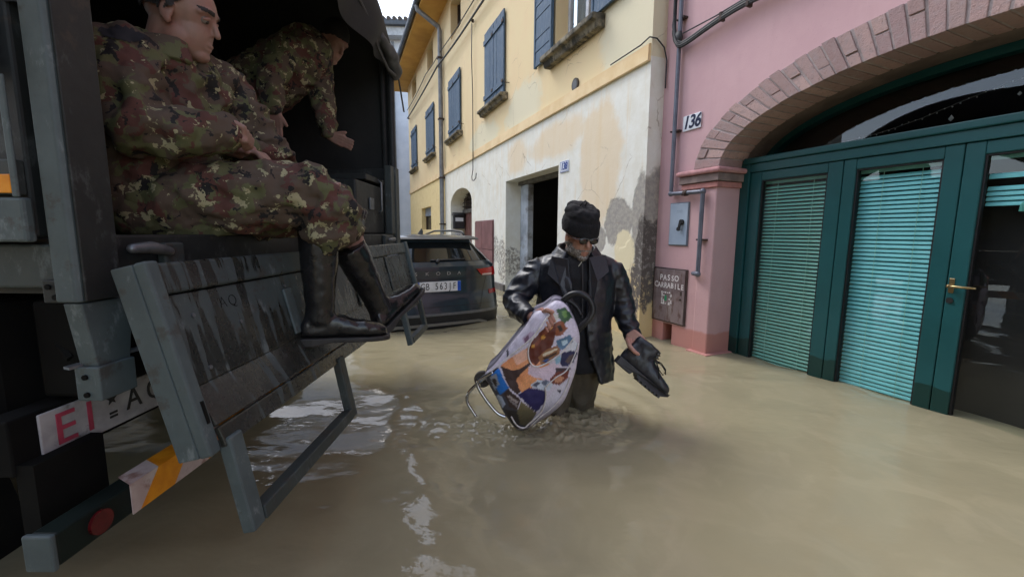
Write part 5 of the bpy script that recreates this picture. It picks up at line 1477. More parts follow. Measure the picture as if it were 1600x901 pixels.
me = voxel(cs_, .0075, 4)
def coat_fold(c, n):
    q = c
    arm = abs(q.x - .372) > .22
    a = mnoise.noise(Vector((q.x * 9, q.y * 9, q.z * 20)) + Vector((1, 2, 3))) if arm else mnoise.noise(Vector((q.x * 10, q.y * 10, q.z * 4.5)))
    d = mnoise.noise(q * 32)
    return (.020 if arm else .011) * (.33 - abs(a)) + .0032 * d
displace(me, coat_fold)
g = G('black_leather')
n = g.noise(38, 6, .65); n2 = g.voro(90, out='Distance')
c_ = g.mix(g.step(g.noise(7, 5, .6), .4, .7), (.011, .013, .019), (.019, .022, .031))
g.bsdf(c_, g.mth('ADD', .27, g.mth('MULTIPLY', n, .2)), 0, g.bump(g.mth('ADD', n, g.mth('MULTIPLY', n2, .4)), .28, .004), spec=.55)
M_LEA = g.m
coat = wb(me, 'leather_coat', M_LEA, man, smooth=True)
# collar (turned up behind the neck) and lapels
k = MB(); rings = []
for a in np.linspace(R(38), R(322), 40):
    fr_ = min(1, abs(math.degrees(a) - 180) / 142)
    hz = 1.012 - .055 * fr_ ** 2
    mk = lambda rx, ry, z: Vector((.374 + rx * math.sin(a), 2.475 - ry * math.cos(a) - .02 * fr_, z))
    rings.append([mk(.090, .082, .915), mk(.098, .090, hz), mk(.110, .100, hz + .004), mk(.150 + .03 * fr_, .120 + .03 * fr_, hz - .075), mk(.160 + .03 * fr_, .128 + .03 * fr_, hz - .098), mk(.140, .112, hz - .085), mk(.102, .092, hz - .03)])
k.loft(rings); me = displace(voxel(k, .0055, 2), lambda c, n: .0035 * mnoise.noise(c * 25)); wb(me, 'collar', M_LEA, man, smooth=True)
def flat(poly, th, name, mat, parent, bev=.003):
    n = (poly[1] - poly[0]).cross(poly[-1] - poly[0]).normalized()
    if n.y > 0: n = -n
    kk = MB(); m = len(poly)
    kk.add([p + n * th for p in poly] + [p - n * th for p in poly], [tuple(range(m)), tuple(range(2 * m - 1, m - 1, -1))] + [(i, i + m, (i + 1) % m + m, (i + 1) % m) for i in range(m)])
    return wb(kk, name, mat, parent, bevel=bev)
flat([at(920, 402, 2.335), at(946, 398, 2.365), at(952, 424, 2.335), at(934, 440, 2.300), at(926, 482, 2.285), at(920, 486, 2.285)], .004, 'lapel', M_LEA, man)
flat([at(888, 404, 2.335), at(862, 400, 2.365), at(855, 428, 2.335), at(874, 446, 2.300), at(888, 482, 2.285), at(894, 486, 2.285)], .004, 'lapel', M_LEA, man)
for q, r_ in (((at(823, 491.5, 2.225), at(829, 495, 2.195)), .050), (((.684, 2.366, .508), (.692, 2.345, .482)), .052)):
    k = MB(); k.tube([q[0], q[1]], [r_, r_ * .98], 20); wb(k, 'cuff', M_LEA, man, smooth='auto', bevel=.004)
for v_ in (470, 520, 560):
    k = MB(); p = at(924, v_, 2.275); k.tube([p, p + Vector((0, -.006, 0))], .010, 12); wb(k, 'button', M_SEAL, man, smooth='auto')

# ================================================================== the boot he carries
bt = wroot('lace_up_boot', at(1000, 585, 2.24), 'black lace-up boot with thick sole carried in the wading man\'s hand', 'boot')
bo = at(966, 562, 2.24); bl = (at(1037, 621, 2.20) - bo); BL = bl.length; bl.normalize()
bw = Vector((.12, -.98, .05)); bw = (bw - bl * bw.dot(bl)).normalized(); bu = bw.cross(bl).normalized()
if bu.z < 0: bu = -bu
def bp_(l, h, w=0): return bo + bl * l * BL + bu * h + bw * w
k = MB(); rows = []
for l, h0, h1, w in ((-.015, .022, .085, .020), (.03, .014, .12, .033), (.14, .012, .138, .040), (.30, .012, .138, .041), (.44, .012, .126, .042), (.60, .012, .102, .047), (.75, .012, .082, .050), (.88, .013, .068, .046), (.96, .016, .056, .033), (1.0, .020, .042, .014)):
    c_h = (h0 + h1) / 2; rh = (h1 - h0) / 2
    rows.append([bp_(l, c_h + rh * math.copysign(abs(math.sin(a)) ** .75, math.sin(a)), w * math.copysign(abs(math.cos(a)) ** .75, math.cos(a))) for a in np.linspace(0, 2 * math.pi, 21)[:-1]])
k.loft(rows)
rows = []
for h, l0, l1, w in ((.06, -.015, .54, .040), (.10, -.01, .52, .042), (.135, .0, .50, .044), (.160, .01, .49, .046), (.178, .03, .48, .044)):
    c_l = (l0 + l1) / 2; rl_ = (l1 - l0) / 2
    rows.append([bp_(c_l + rl_ * math.cos(a), h, w * math.sin(a)) for a in np.linspace(0, 2 * math.pi, 25)[:-1]])
k.loft(rows)
me = displace(voxel(k, .005, 3), lambda c, n: .0035 * mnoise.noise(c * 30)); M_BOOT = pm('boot_leather', (.014, .016, .022), (.028, .031, .040), 18, .34, bump=.4, bscale=70)
wb(me, 'upper', M_BOOT, bt, smooth=True)
sole = [(-.03, .024), (-.03, -.018), (.27, -.022), (.29, -.004), (.36, .0), (.40, -.014), (.72, -.016), (.90, -.008), (1.02, .014), (1.03, .032), (.9, .024), (.5, .022)]
k = MB(); m = len(sole)
wd = lambda l: .034 + .018 * math.exp(-((l - .72) / .25) ** 2) - .016 * max(0, (l - .88) / .14)
k.add([bp_(l, h, wd(l) + .002) for l, h in sole] + [bp_(l, h, -wd(l) - .002) for l, h in sole], [tuple(range(m)), tuple(range(2 * m - 1, m - 1, -1))] + [(i, i + m, (i + 1) % m + m, (i + 1) % m) for i in range(m)])
wb(k, 'sole', pm('rubber_sole', (.034, .035, .038), (.055, .055, .06), 14, .6), bt, bevel=.004)
for l in (.46, .54, .62, .70, .78, .86):
    k = MB(); k.obox(bp_(l, -.016, 0), bl * .008, bw * (wd(l) + .001), bu * .006); wb(k, 'lug', MATS['rubber_sole'], bt)
for l, h in ((.60, .104), (.55, .122), (.50, .140), (.485, .158)):
    k = MB(); k.tube([bp_(l - .05, h, .036), bp_(l + .02, h + .004, 0), bp_(l - .05, h, -.036)], .0034, 6); wb(k, 'lace', M_SEAL, bt, smooth=True)
    k = MB(); k.ball(bp_(l - .06, h, .041), .005, 8, 6); wb(k, 'eyelet', M_STEEL, bt, smooth=True)
for P_ in ([(1025, 562), (1035, 572), (1040, 580), (1036, 586), (1030, 578), (1026, 566)], [(1024, 562), (1033, 567), (1040, 577), (1040, 585)], [(1025, 563), (1028, 575), (1030, 592)]):
    k = MB(); k.tube([at(u, v, 2.17) for u, v in P_], .0028, 6); wb(k, 'loose_lace', M_SEAL, bt, smooth=True)
# ================================================================== shopping trolley bag
tr_ = wroot('shopping_trolley', at(812, 655, 2.12), 'shopping trolley bag printed with a photo collage dragged through the flood water', 'trolley')
OUT = [(757, 586), (772, 570), (790, 548), (806, 528), (822, 508), (834, 490), (850, 482), (868, 470), (884, 476), (894, 492), (903, 512), (906, 530), (903, 555), (899, 580), (890, 606), (880, 628), (864, 644), (846, 656), (826, 668), (811, 672), (798, 660), (786, 642), (776, 622), (765, 602)]
YB = 2.12
def zpx(x_, y_): return (720 + x_ / 3.755, 440 + y_ / 3.755)
def poly(*p): return [zpx(*q) for q in p]
PATCH = [  # (polygon, colour) painted in order; sRGB
    (poly((150, 545), (215, 500), (290, 640), (340, 760), (390, 860), (320, 860), (250, 780), (190, 700), (150, 600)), (74, 74, 84)),
    (poly((235, 490), (300, 440), (395, 385), (440, 440), (520, 480), (500, 560), (430, 610), (360, 650), (310, 620), (255, 540)), (232, 158, 110)),
    (poly((300, 440), (380, 392), (420, 440), (330, 490)), (238, 186, 160)),
    (poly((400, 482), (470, 505), (560, 470), (590, 520), (520, 590), (455, 575), (395, 540)), (226, 206, 222)),
    (poly((430, 560), (480, 570), (420, 620), (365, 655), (345, 610), (380, 560)), (236, 164, 112)),
    (poly((232, 495), (262, 505), (300, 520), (345, 512), (408, 470), (404, 494), (352, 538), (326, 575), (350, 645), (330, 660), (285, 620), (258, 560)), (74, 58, 58)),
    (poly((180, 545), (222, 505), (246, 555), (284, 622), (232, 668), (205, 610)), (44, 120, 208)),
    (poly((172, 560), (205, 535), (225, 600), (200, 640)), (150, 156, 166)),
    (poly((182, 575), (200, 562), (215, 600), (205, 615)), (60, 52, 50)),
    (poly((205, 660), (240, 672), (262, 720), (240, 740)), (176, 190, 214)),
    (poly((248, 655), (282, 632), (352, 692), (330, 752), (290, 735)), (70, 56, 54)),
    (poly((270, 672), (282, 664), (340, 704), (334, 716)), (168, 158, 156)), (poly((280, 694), (288, 686), (334, 722), (328, 734)), (140, 132, 134)),
    (poly((335, 662), (400, 622), (470, 628), (505, 650), (498, 700), (442, 765), (390, 720)), (44, 40, 92)),
    (poly((330, 756), (355, 700), (445, 768), (420, 810), (395, 850), (345, 830)), (120, 112, 84)),
    (poly((255, 745), (330, 758), (350, 850), (310, 850)), (58, 54, 52)),
    (poly((405, 610), (450, 572), (545, 590), (520, 640), (450, 628)), (206, 216, 230)),
    (poly((415, 605), (445, 585), (470, 592), (440, 618)), (88, 92, 110)), (poly((470, 590), (500, 572), (520, 585), (490, 610)), (110, 120, 140)),
    (poly((520, 575), (560, 530), (640, 515), (628, 560), (590, 605), (540, 600)), (120, 62, 54)),
    (poly((545, 560), (580, 545), (610, 560), (585, 590), (552, 590)), (206, 150, 120)),
    (poly((560, 500), (645, 505), (640, 520), (555, 530)), (70, 56, 64)),
    (poly((590, 420), (640, 402), (690, 412), (660, 470), (620, 500), (585, 490)), (40, 44, 84)),
    (poly((600, 385), (660, 330), (690, 370), (680, 400), (620, 410)), (216, 222, 232)),
    (poly((545, 640), (590, 600), (640, 560), (625, 640), (590, 690), (530, 740), (480, 770), (500, 700)), (214, 212, 226)),
    (poly((568, 630), (590, 640), (584, 652), (562, 640)), (36, 36, 60)), (poly((610, 470), (640, 430), (668, 428), (640, 480)), (96, 84, 84)),
    (poly((560, 345), (640, 310), (665, 345), (600, 395), (565, 400)), (86, 120, 150)), (poly((590, 350), (625, 335), (630, 360), (600, 375)), (190, 214, 226)),
    (poly((560, 160), (610, 150), (660, 205), (610, 245), (575, 215)), (56, 92, 60)), (poly((590, 175), (615, 170), (630, 205), (605, 215)), (110, 150, 84)),
    (poly((545, 250), (590, 225), (625, 270), (600, 310), (560, 320)), (140, 76, 44)), (poly((565, 262), (585, 252), (600, 285), (580, 295)), (40, 30, 30)),
    (poly((500, 205), (545, 178), (580, 210), (550, 250), (520, 240)), (206, 206, 196)),
    (poly((392, 400), (420, 345), (470, 290), (530, 235), (556, 246), (556, 300), (540, 370), (505, 420), (470, 455), (440, 490), (408, 470)), (98, 44, 32)),
    (poly((418, 380), (500, 280), (512, 292), (430, 398)), (124, 62, 40)),
    (poly((412, 372), (432, 366), (434, 382), (416, 388)), (206, 150, 70)), (poly((468, 322), (490, 312), (498, 330), (476, 340)), (206, 150, 70)), (poly((520, 268), (538, 262), (540, 276), (524, 282)), (200, 140, 64)),
    (poly((455, 440), (500, 400), (565, 372), (585, 400), (570, 440), (510, 480), (470, 492)), (150, 104, 70)),
    (poly((480, 425), (560, 388), (568, 398), (490, 438)), (220, 206, 180)), (poly((482, 448), (560, 412), (566, 422), (492, 462)), (70, 50, 44)), (poly((478, 462), (520, 450), (500, 478)), (70, 96, 150)),
    (poly((550, 440), (585, 425), (588, 470), (560, 485)), (150, 190, 214)),
    (poly((360, 330), (410, 290), (440, 300), (400, 350), (372, 372)), (186, 168, 190)), (poly((366, 335), (396, 312), (402, 336), (378, 358)), (120, 90, 110)),
    (poly((270, 395), (280, 392), (278, 445), (268, 440)), (40, 40, 56)),
]
def inpoly(px, py, P):
    r = False; j = len(P) - 1
    for i in range(len(P)):
        (xi, yi), (xj, yj) = P[i], P[j]
        if (yi > py) != (yj > py) and px < (xj - xi) * (py - yi) / (yj - yi) + xi: r = not r
        j = i
    return r
def colour(px, py):
    wob = .55 * mnoise.noise(Vector((px * .14, py * .14, 0))); wob2 = .55 * mnoise.noise(Vector((px * .14, py * .14, 7)))
    c = (214, 208, 224)
    for P, q in PATCH:
        if inpoly(px + wob, py + wob2, P): c = q
    j = 1 + .12 * mnoise.noise(Vector((px * .5, py * .5, 3)))
    wet = min(1, max(0, (py - 636 + .22 * (px - 800)) / 26))
    c = tuple(q * j * (1 - .35 * wet) for q in c)
    return lin(*[min(255, max(0, q)) for q in c])
cx0, cy0 = 832, 574
NT, NR = 200, 46
def outline(t):
    n = len(OUT); f = t * n; i = int(f) % n; w = f - int(f)
    p0, p1, p2, p3 = (OUT[(i + q) % n] for q in (-1, 0, 1, 2))
    cr = lambda a, b_, c, d: .5 * (2 * b_ + (c - a) * w + (2 * a - 5 * b_ + 4 * c - d) * w * w + (-a + 3 * b_ - 3 * c + d) * w ** 3)
    return cr(p0[0], p1[0], p2[0], p3[0]), cr(p0[1], p1[1], p2[1], p3[1])
vs, cols, fs = [], [], []
for j in range(NR + 1):
    r = j / NR
    for i in range(NT):
        ox, oy = outline(i / NT)
        px, py = cx0 + (ox - cx0) * r, cy0 + (oy - cy0) * r
        bul = .062 * math.sqrt(max(0, 1 - r ** 3.2)) + .010 * mnoise.noise(Vector((px * .03, py * .03, 1))) * (1 - r * .5) + .004 * mnoise.noise(Vector((px * .09, py * .09, 5)))
        vs.append(at(px, py, YB - bul)); cols.append(colour(px, py))
for j in range(1, 12):
    r = 1 - .03 * (j / 11) ** 2
    for i in range(NT):
        ox, oy = outline(i / NT); px, py = cx0 + (ox - cx0) * r, cy0 + (oy - cy0) * r
        p = at(px, py, YB) + Vector((.012, .15, .02)) * (j / 11)
        vs.append(p); cols.append(lin(150, 146, 160) if (i // 14 + j // 4) % 2 else lin(84, 80, 96))
nrow = NR + 1 + 11
for j in range(nrow - 1):
    for i in range(NT):
        fs.append((j * NT + i, j * NT + (i + 1) % NT, (j + 1) * NT + (i + 1) % NT, (j + 1) * NT + i))
fs.append(tuple(range((nrow - 1) * NT, nrow * NT)))
me = bpy.data.meshes.new('bag'); me.from_pydata([tuple(v) for v in vs], [], fs)
ca = me.color_attributes.new('print', 'FLOAT_COLOR', 'POINT'); ca.data.foreach_set('color', [q for c in cols for q in (*c, 1)])
me.update()
g = G('printed_fabric'); va = g.n('ShaderNodeVertexColor', layer_name='print')
g.bsdf(va.outputs[0], .42, 0, g.bump(g.noise(50, 4), .2, .004), spec=.45)
bm = bmesh.new(); bm.from_mesh(me); bmesh.ops.recalc_face_normals(bm, faces=bm.faces); bm.to_mesh(me); bm.free()
wb(me, 'bag', g.m, tr_, smooth=True)
M_PIPW = pm('white_piping', lin(226, 222, 222), lin(196, 190, 186), 30, .5)
def piping(pts, r=.0042, off=.066, name='piping'):
    P = []
    for (u, v) in [zpx(*q) for q in pts]:
        # height of the bag surface at that mark
        t = math.atan2(v - cy0, u - cx0); best = min(range(NT), key=lambda i: abs((math.atan2(outline(i / NT)[1] - cy0, outline(i / NT)[0] - cx0) - t + math.pi) % (2 * math.pi) - math.pi))
        ox, oy = outline(best / NT); r_ = min(1, math.hypot(u - cx0, v - cy0) / math.hypot(ox - cx0, oy - cy0))
        P.append(at(u, v, YB - .062 * math.sqrt(max(0, 1 - r_ ** 3.2)) - .006))
    S = []
    for a in range(len(P) - 1):
        p0, p1, p2, p3 = P[max(a - 1, 0)], P[a], P[a + 1], P[min(a + 2, len(P) - 1)]
        for w in np.linspace(0, 1, 6)[:-1]: S.append(.5 * ((2 * p1) + (-p0 + p2) * w + (2 * p0 - 5 * p1 + 4 * p2 - p3) * w * w + (-p0 + 3 * p1 - 3 * p2 + p3) * w ** 3))
    S.append(P[-1])
    k = MB(); k.tube(S, r, 7); wb(k, name, M_PIPW, tr_, smooth=True)
piping([(520, 190), (470, 262), (415, 345), (396, 400), (402, 460), (430, 495), (480, 488), (560, 442), (620, 385), (668, 322)])
piping([(690, 360), (668, 430), (620, 520), (560, 560), (500, 615)], .0034)
piping([(496, 618), (498, 690), (470, 765), (400, 832), (372, 856), (330, 842), (296, 790)])
piping([(640, 560), (600, 660), (540, 735), (470, 790), (410, 845)], .0034)
piping([(100, 572), (190, 515), (300, 425), (420, 325), (500, 215)], .0034)
# chrome frame, wheels, handle
M_CHR = pm('chrome_tube', (.55, .57, .60), (.45, .47, .50), 30, .18, metal=1)
def px_tube(pts, r, name, mat, y):
    P = [at(*zpx(*q), y if not isinstance(y, (list, tuple)) else y[i]) for i, q in enumerate(pts)]
    S = []
    for a in range(len(P) - 1):
        p0, p1, p2, p3 = P[max(a - 1, 0)], P[a], P[a + 1], P[min(a + 2, len(P) - 1)]
        for w in np.linspace(0, 1, 7)[:-1]: S.append(.5 * ((2 * p1) + (-p0 + p2) * w + (2 * p0 - 5 * p1 + 4 * p2 - p3) * w * w + (-p0 + 3 * p1 - 3 * p2 + p3) * w ** 3))
    S.append(P[-1]); k = MB(); k.tube(S, r, 9); return wb(k, name, mat, tr_, smooth=True)
px_tube([(190, 530), (130, 562), (102, 580), (98, 606), (120, 650), (165, 715), (215, 770), (262, 792)], .0085, 'frame_tube', M_CHR, 2.085)
px_tube([(150, 560), (110, 588), (60, 632), (38, 668), (40, 710), (62, 748), (90, 790)], .0085, 'frame_tube', M_CHR, 2.16)
px_tube([(98, 590), (112, 604)], .0085, 'frame_tube', M_CHR, [2.085, 2.16])
for y_ in (2.20, 2.32):
    w_ = sub('wheel', tr_); c_ = at(*zpx(128, 570), y_)
    k = MB(); k.tube([c_ + Vector((.0, -.012, 0)), c_ + Vector((0, -.006, 0)), c_ + Vector((0, .006, 0)), c_ + Vector((0, .012, 0))], [.042, .046, .046, .042], 20); wb(k, 'tyre', pm('grey_tyre', (.07, .06, .055), (.10, .085, .075), 20, .8), w_, smooth='auto')
    k = MB(); k.tube([c_ + Vector((0, -.014, 0)), c_ + Vector((0, .014, 0))], .018, 12); wb(k, 'hub', M_CPL, w_, smooth='auto')
hb = sub('handle', tr_)
def ptube(P, r, name, mat, par):
    S = []; P = [Vector(q) for q in P]
    for a in range(len(P) - 1):
        p0, p1, p2, p3 = P[max(a - 1, 0)], P[a], P[a + 1], P[min(a + 2, len(P) - 1)]
        for w in np.linspace(0, 1, 7)[:-1]: S.append(.5 * ((2 * p1) + (-p0 + p2) * w + (2 * p0 - 5 * p1 + 4 * p2 - p3) * w * w + (-p0 + 3 * p1 - 3 * p2 + p3) * w ** 3))
    S.append(P[-1]); k = MB(); k.tube(S, r, 12); return wb(k, name, mat, par, smooth=True)
M_HDL = pm('black_handle_plastic', (.012, .013, .015), (.018, .019, .022), 20, .4)
ptube([at(874, 484, 2.17), at(880, 470, 2.16), at(893, 460, 2.15), at(908, 459, 2.14), at(921, 468, 2.135), at(926, 484, 2.13), at(920, 498, 2.125), at(908, 510, 2.13), at(898, 520, 2.15)], .0165, 'grip', M_HDL, hb)
ptube([at(870, 476, 2.21), at(884, 468, 2.20), at(900, 478, 2.20), at(908, 492, 2.19)], .013, 'brace', M_HDL, hb)
k = MB(); k.bar(at(880, 474, 2.19), at(900, 512, 2.19), .03, .05, (0, -1, 0)); wb(k, 'handle_base', M_HDL, hb, bevel=.006)
# splashed drops thrown up where bag and legs cut the water
rs = random.Random(12)
M_DROP = pm('muddy_drop', (.34, .29, .19), rough=.12)
drops = MB()
for i in range(90):
    a = rs.uniform(0, 1); u = 800 + a * 100 + rs.gauss(0, 8); v = 668 - 26 * a + rs.gauss(0, 7)
    p = at(u, v, 2.14 + .2 * a); p.z = rs.uniform(.008, .05) * rs.random() + .005
    drops.ball(p, rs.uniform(.0012, .0038), 6, 4)
o = drops.build('water_spray', M_DROP, None, smooth=True); tag(o, 'drops of muddy water splashing round the trolley bag', 'splash', kind='stuff')

# ================================================================== soldier sitting on the truck bed
def camo(name):
    g = G(name)
    wv = g.mix(.06, g.co(), g.noise(30, 3, color=True))
    a = g.noise(13, 2, .5, v=wv); b_ = g.noise(15, 2, .5, v=g.map((1, 1, 1), (7, 2, 5), v=wv)); c = g.noise(21, 2.5, .6, v=g.map((1, 1, 1), (3, 9, 1), v=wv)); d = g.noise(24, 3, .6, v=g.map((1, 1, 1), (11, 4, 8), v=wv))
    colr = (0.0884, 0.0666, 0.0499)
    colr = g.mix(g.step(a, .50, .515), colr, (0.1019, 0.1061, 0.0520))
    colr = g.mix(g.step(b_, .56, .575), colr, (0.0957, 0.0437, 0.0354))
    colr = g.mix(g.step(c, .585, .60), colr, (0.0208, 0.0198, 0.0198))
    colr = g.mix(g.step(d, .60, .612), colr, (0.3120, 0.2964, 0.1768))
    g.bsdf(colr, .85, 0, g.bump(g.noise(220, 3), .25, .003), spec=.25)
    return g.m
M_CAMO = camo('camouflage_cloth')
M_RUB = pm('black_rubber_boot', (.010, .010, .011), (.016, .016, .017), 14, .22, bump=.12, bscale=30)
sol = wroot('person', (-1.15, 1.40, 1.045), 'soldier in camouflage and rubber boots sitting on the edge of the truck bed', 'person')
HS = head_frame(at(283, 26, 1.36), (.90, .26, -.24), (0.06, -.12, 1))
pel = Vector((-1.12, 1.42, 1.16))
shR, shL = Vector((-1.085, 1.255, 1.545)), Vector((-1.05, 1.60, 1.56))
elR, wrS = at(225, 205, 1.20), at(350, 208, 1.30)
knR, anR = at(515, 305, 1.47), at(500, 492, 1.50)
knL, anL = at(530, 325, 1.66), at(592, 478, 1.80)
b = MB()
add_head(b, HS, .94, (-1.085, 1.42, 1.55), .057, .95, .95)
b.limb([pel, (-1.13, 1.42, 1.35), (-1.09, 1.42, 1.52)], [.13, .12, .10], 18)
b.limb([shR, elR, wrS], [.055, .042, .030]); elL = Vector((-.92, 1.68, 1.33)); wrSL = at(345, 226, 1.48)
b.limb([shL, elL, wrSL], [.055, .042, .030])
b.limb([pel + Vector((.02, -.09, -.02)), knR, anR], [.08, .06, .042]); b.limb([pel + Vector((.02, .09, -.02)), knL, anL], [.08, .06, .042])
hR = at(372, 205, 1.32)
add_hand(b, wrS, hR + Vector((-.008, 0, .004)), (.1, -.75, .6),
         [[hR + Vector((.004 - .002 * i, -.022 + .017 * i, .018 - .008 * i)), hR + Vector((.030 - .003 * i, -.020 + .017 * i, .006 - .008 * i)), hR + Vector((.022 - .003 * i, -.006 + .014 * i, -.028 - .004 * i)), hR + Vector((-.002, .0 + .012 * i, -.034 - .004 * i))] for i in range(4)],
         [wrS + Vector((.02, -.012, -.012)), hR + Vector((.0, -.024, -.016)), hR + Vector((.026, -.014, -.030))], 1.05)
hL = at(385, 238, 1.47)
add_hand(b, wrSL, hL, (.1, -.5, .8), [[hL + Vector((.01, -.02 + .016 * i, 0)), hL + Vector((.045, -.02 + .016 * i, -.004)), hL + Vector((.062, -.018 + .015 * i, -.024))] for i in range(4)],
         [wrSL + Vector((.02, -.02, 0)), hL + Vector((.0, -.04, .0)), hL + Vector((.03, -.045, -.008))])
bm_ = voxel(b, .0042, 3); carve_head(bm_, HS, .94)
HSi = HS.inverted()
def hair_mask(c):
    q = HSi @ c
    if q.length > .2: return False
    line = .062 if abs(q.y) < .05 else .062 - 1.6 * (abs(q.y) - .05)
    return q.z > max(.0, line - .0) + (.03 if q.x > .055 else 0) - (.62 * max(0, .03 - q.x)) and not (abs(q.y) > .078 and q.z < .035) and q.z > -.075
hair = shell(bm_, hair_mask, lambda c: .006 + .003 * mnoise.noise(c * 120))
brows = [shell(bm_, lambda c, s=s: (lambda q: q.y * s > 0 and q.x > .05 and .016 < abs(q.y) < .056 and abs(q.z - (.0335 + .10 * (abs(q.y) - .016) - 3.2 * (abs(q.y) - .030) ** 2 * (1 if abs(q.y) > .03 else 0))) < .0052)((HSi @ c) / .94), lambda c: .0016 + .001 * abs(mnoise.noise(c * 200))) for s in (-1, 1)]
wb(bm_, 'body', M_SKIN_S, sol, smooth=True)
M_HAIR = pm('dark_hair', (.010, .008, .007), (.018, .014, .011), 90, .7, bump=.6, bscale=200)
wb(hair, 'hair', M_HAIR, sol, smooth=True); [wb(q, 'eyebrow', M_HAIR, sol, smooth=True) for q in brows]
for s in (-1, 1):
    e = sub('eye', sol); c_ = HS @ Vector((.0695, s * .0295, .0085))
    k = MB(); k.ball(c_, .0118, 14, 10); wb(k, 'eyeball', pm('eye_white', (.24, .20, .18), rough=.25), e, smooth=True)
    k = MB(); k.ball(c_ + (HS.to_3x3() @ Vector((.0090, .0, -.0045))), .0056, 10, 8); wb(k, 'iris', pm('dark_iris', (.03, .018, .010), rough=.15), e, smooth=True)
    k = MB(); k.limb([HS @ Vector((.0765, s * .0175, .0095)), HS @ Vector((.0805, s * .0290, .0140)), HS @ Vector((.0745, s * .0420, .0085))], [.0030, .0062, .0034], 8); wb(k, 'eyelid', M_SKIN_S, e, smooth=True)
# jacket
k = MB()
k.loft([ell((c[0], c[1], z), rx, ry, 30) for z, c, rx, ry in ((1.08, (-1.11, 1.42), .16, .19), (1.18, (-1.13, 1.42), .165, .20), (1.32, (-1.13, 1.42), .155, .20), (1.45, (-1.11, 1.42), .150, .205), (1.53, (-1.09, 1.42), .135, .20), (1.59, (-1.085, 1.42), .105, .13), (1.625, (-1.07, 1.42), .085, .085))])
k.limb([shR + Vector((.0, .06, .0)), shR + Vector((0, -.01, -.015)), shR.lerp(elR, .5) + Vector((-.01, -.01, 0)), elR, elR.lerp(wrS, .5), wrS + (elR - wrS) * .06], [.085, .088, .080, .076, .068, .050], 18)
k.limb([shL + Vector((0, -.06, 0)), shL, elL, wrSL + (elL - wrSL) * .08], [.085, .085, .072, .048], 18)
me = displace(voxel(k, .0075, 3), folds(10, .030, (1, 1, 1.2), 8)); displace(me, folds(27, .007, (1, 1, 1), 9))
def patch_mask(c):
    e = c - Vector((-1.045, 1.205, 1.578))
    return c.y < 1.30 and (e.x / .040) ** 2 + (e.z / .022) ** 2 + (e.y / .09) ** 2 < 1
spatch = shell(me, patch_mask, lambda c: .003)
wb(me, 'jacket', M_CAMO, sol, smooth=True)
# collar, cuff, shoulder patch
k = MB(); rings = []
for a in np.linspace(R(20), R(340), 30):
    mk = lambda r, z: HS @ Vector((-.02, 0, -.10)) + Vector((r * math.cos(a), r * math.sin(a), z))
    rings.append([mk(.066, -.06), mk(.070, .012), mk(.078, .016), mk(.100, -.035), mk(.108, -.055), mk(.09, -.06)])
k.loft(rings); me = displace(voxel(k, .006, 2), lambda c, n: .004 * mnoise.noise(c * 22)); wb(me, 'collar', M_CAMO, sol, smooth=True)
k = MB(); q0 = wrS + (elR - wrS).normalized() * .045; k.limb([q0, wrS + (elR - wrS).normalized() * .004], [.050, .049], 18); me = displace(voxel(k, .006, 2), lambda c, n: .004 * mnoise.noise(c * 30)); wb(me, 'cuff', M_CAMO, sol, smooth=True)
wb(spatch, 'shoulder_patch', pm('dark_patch', (.012, .012, .016), rough=.8), sol, smooth=True)
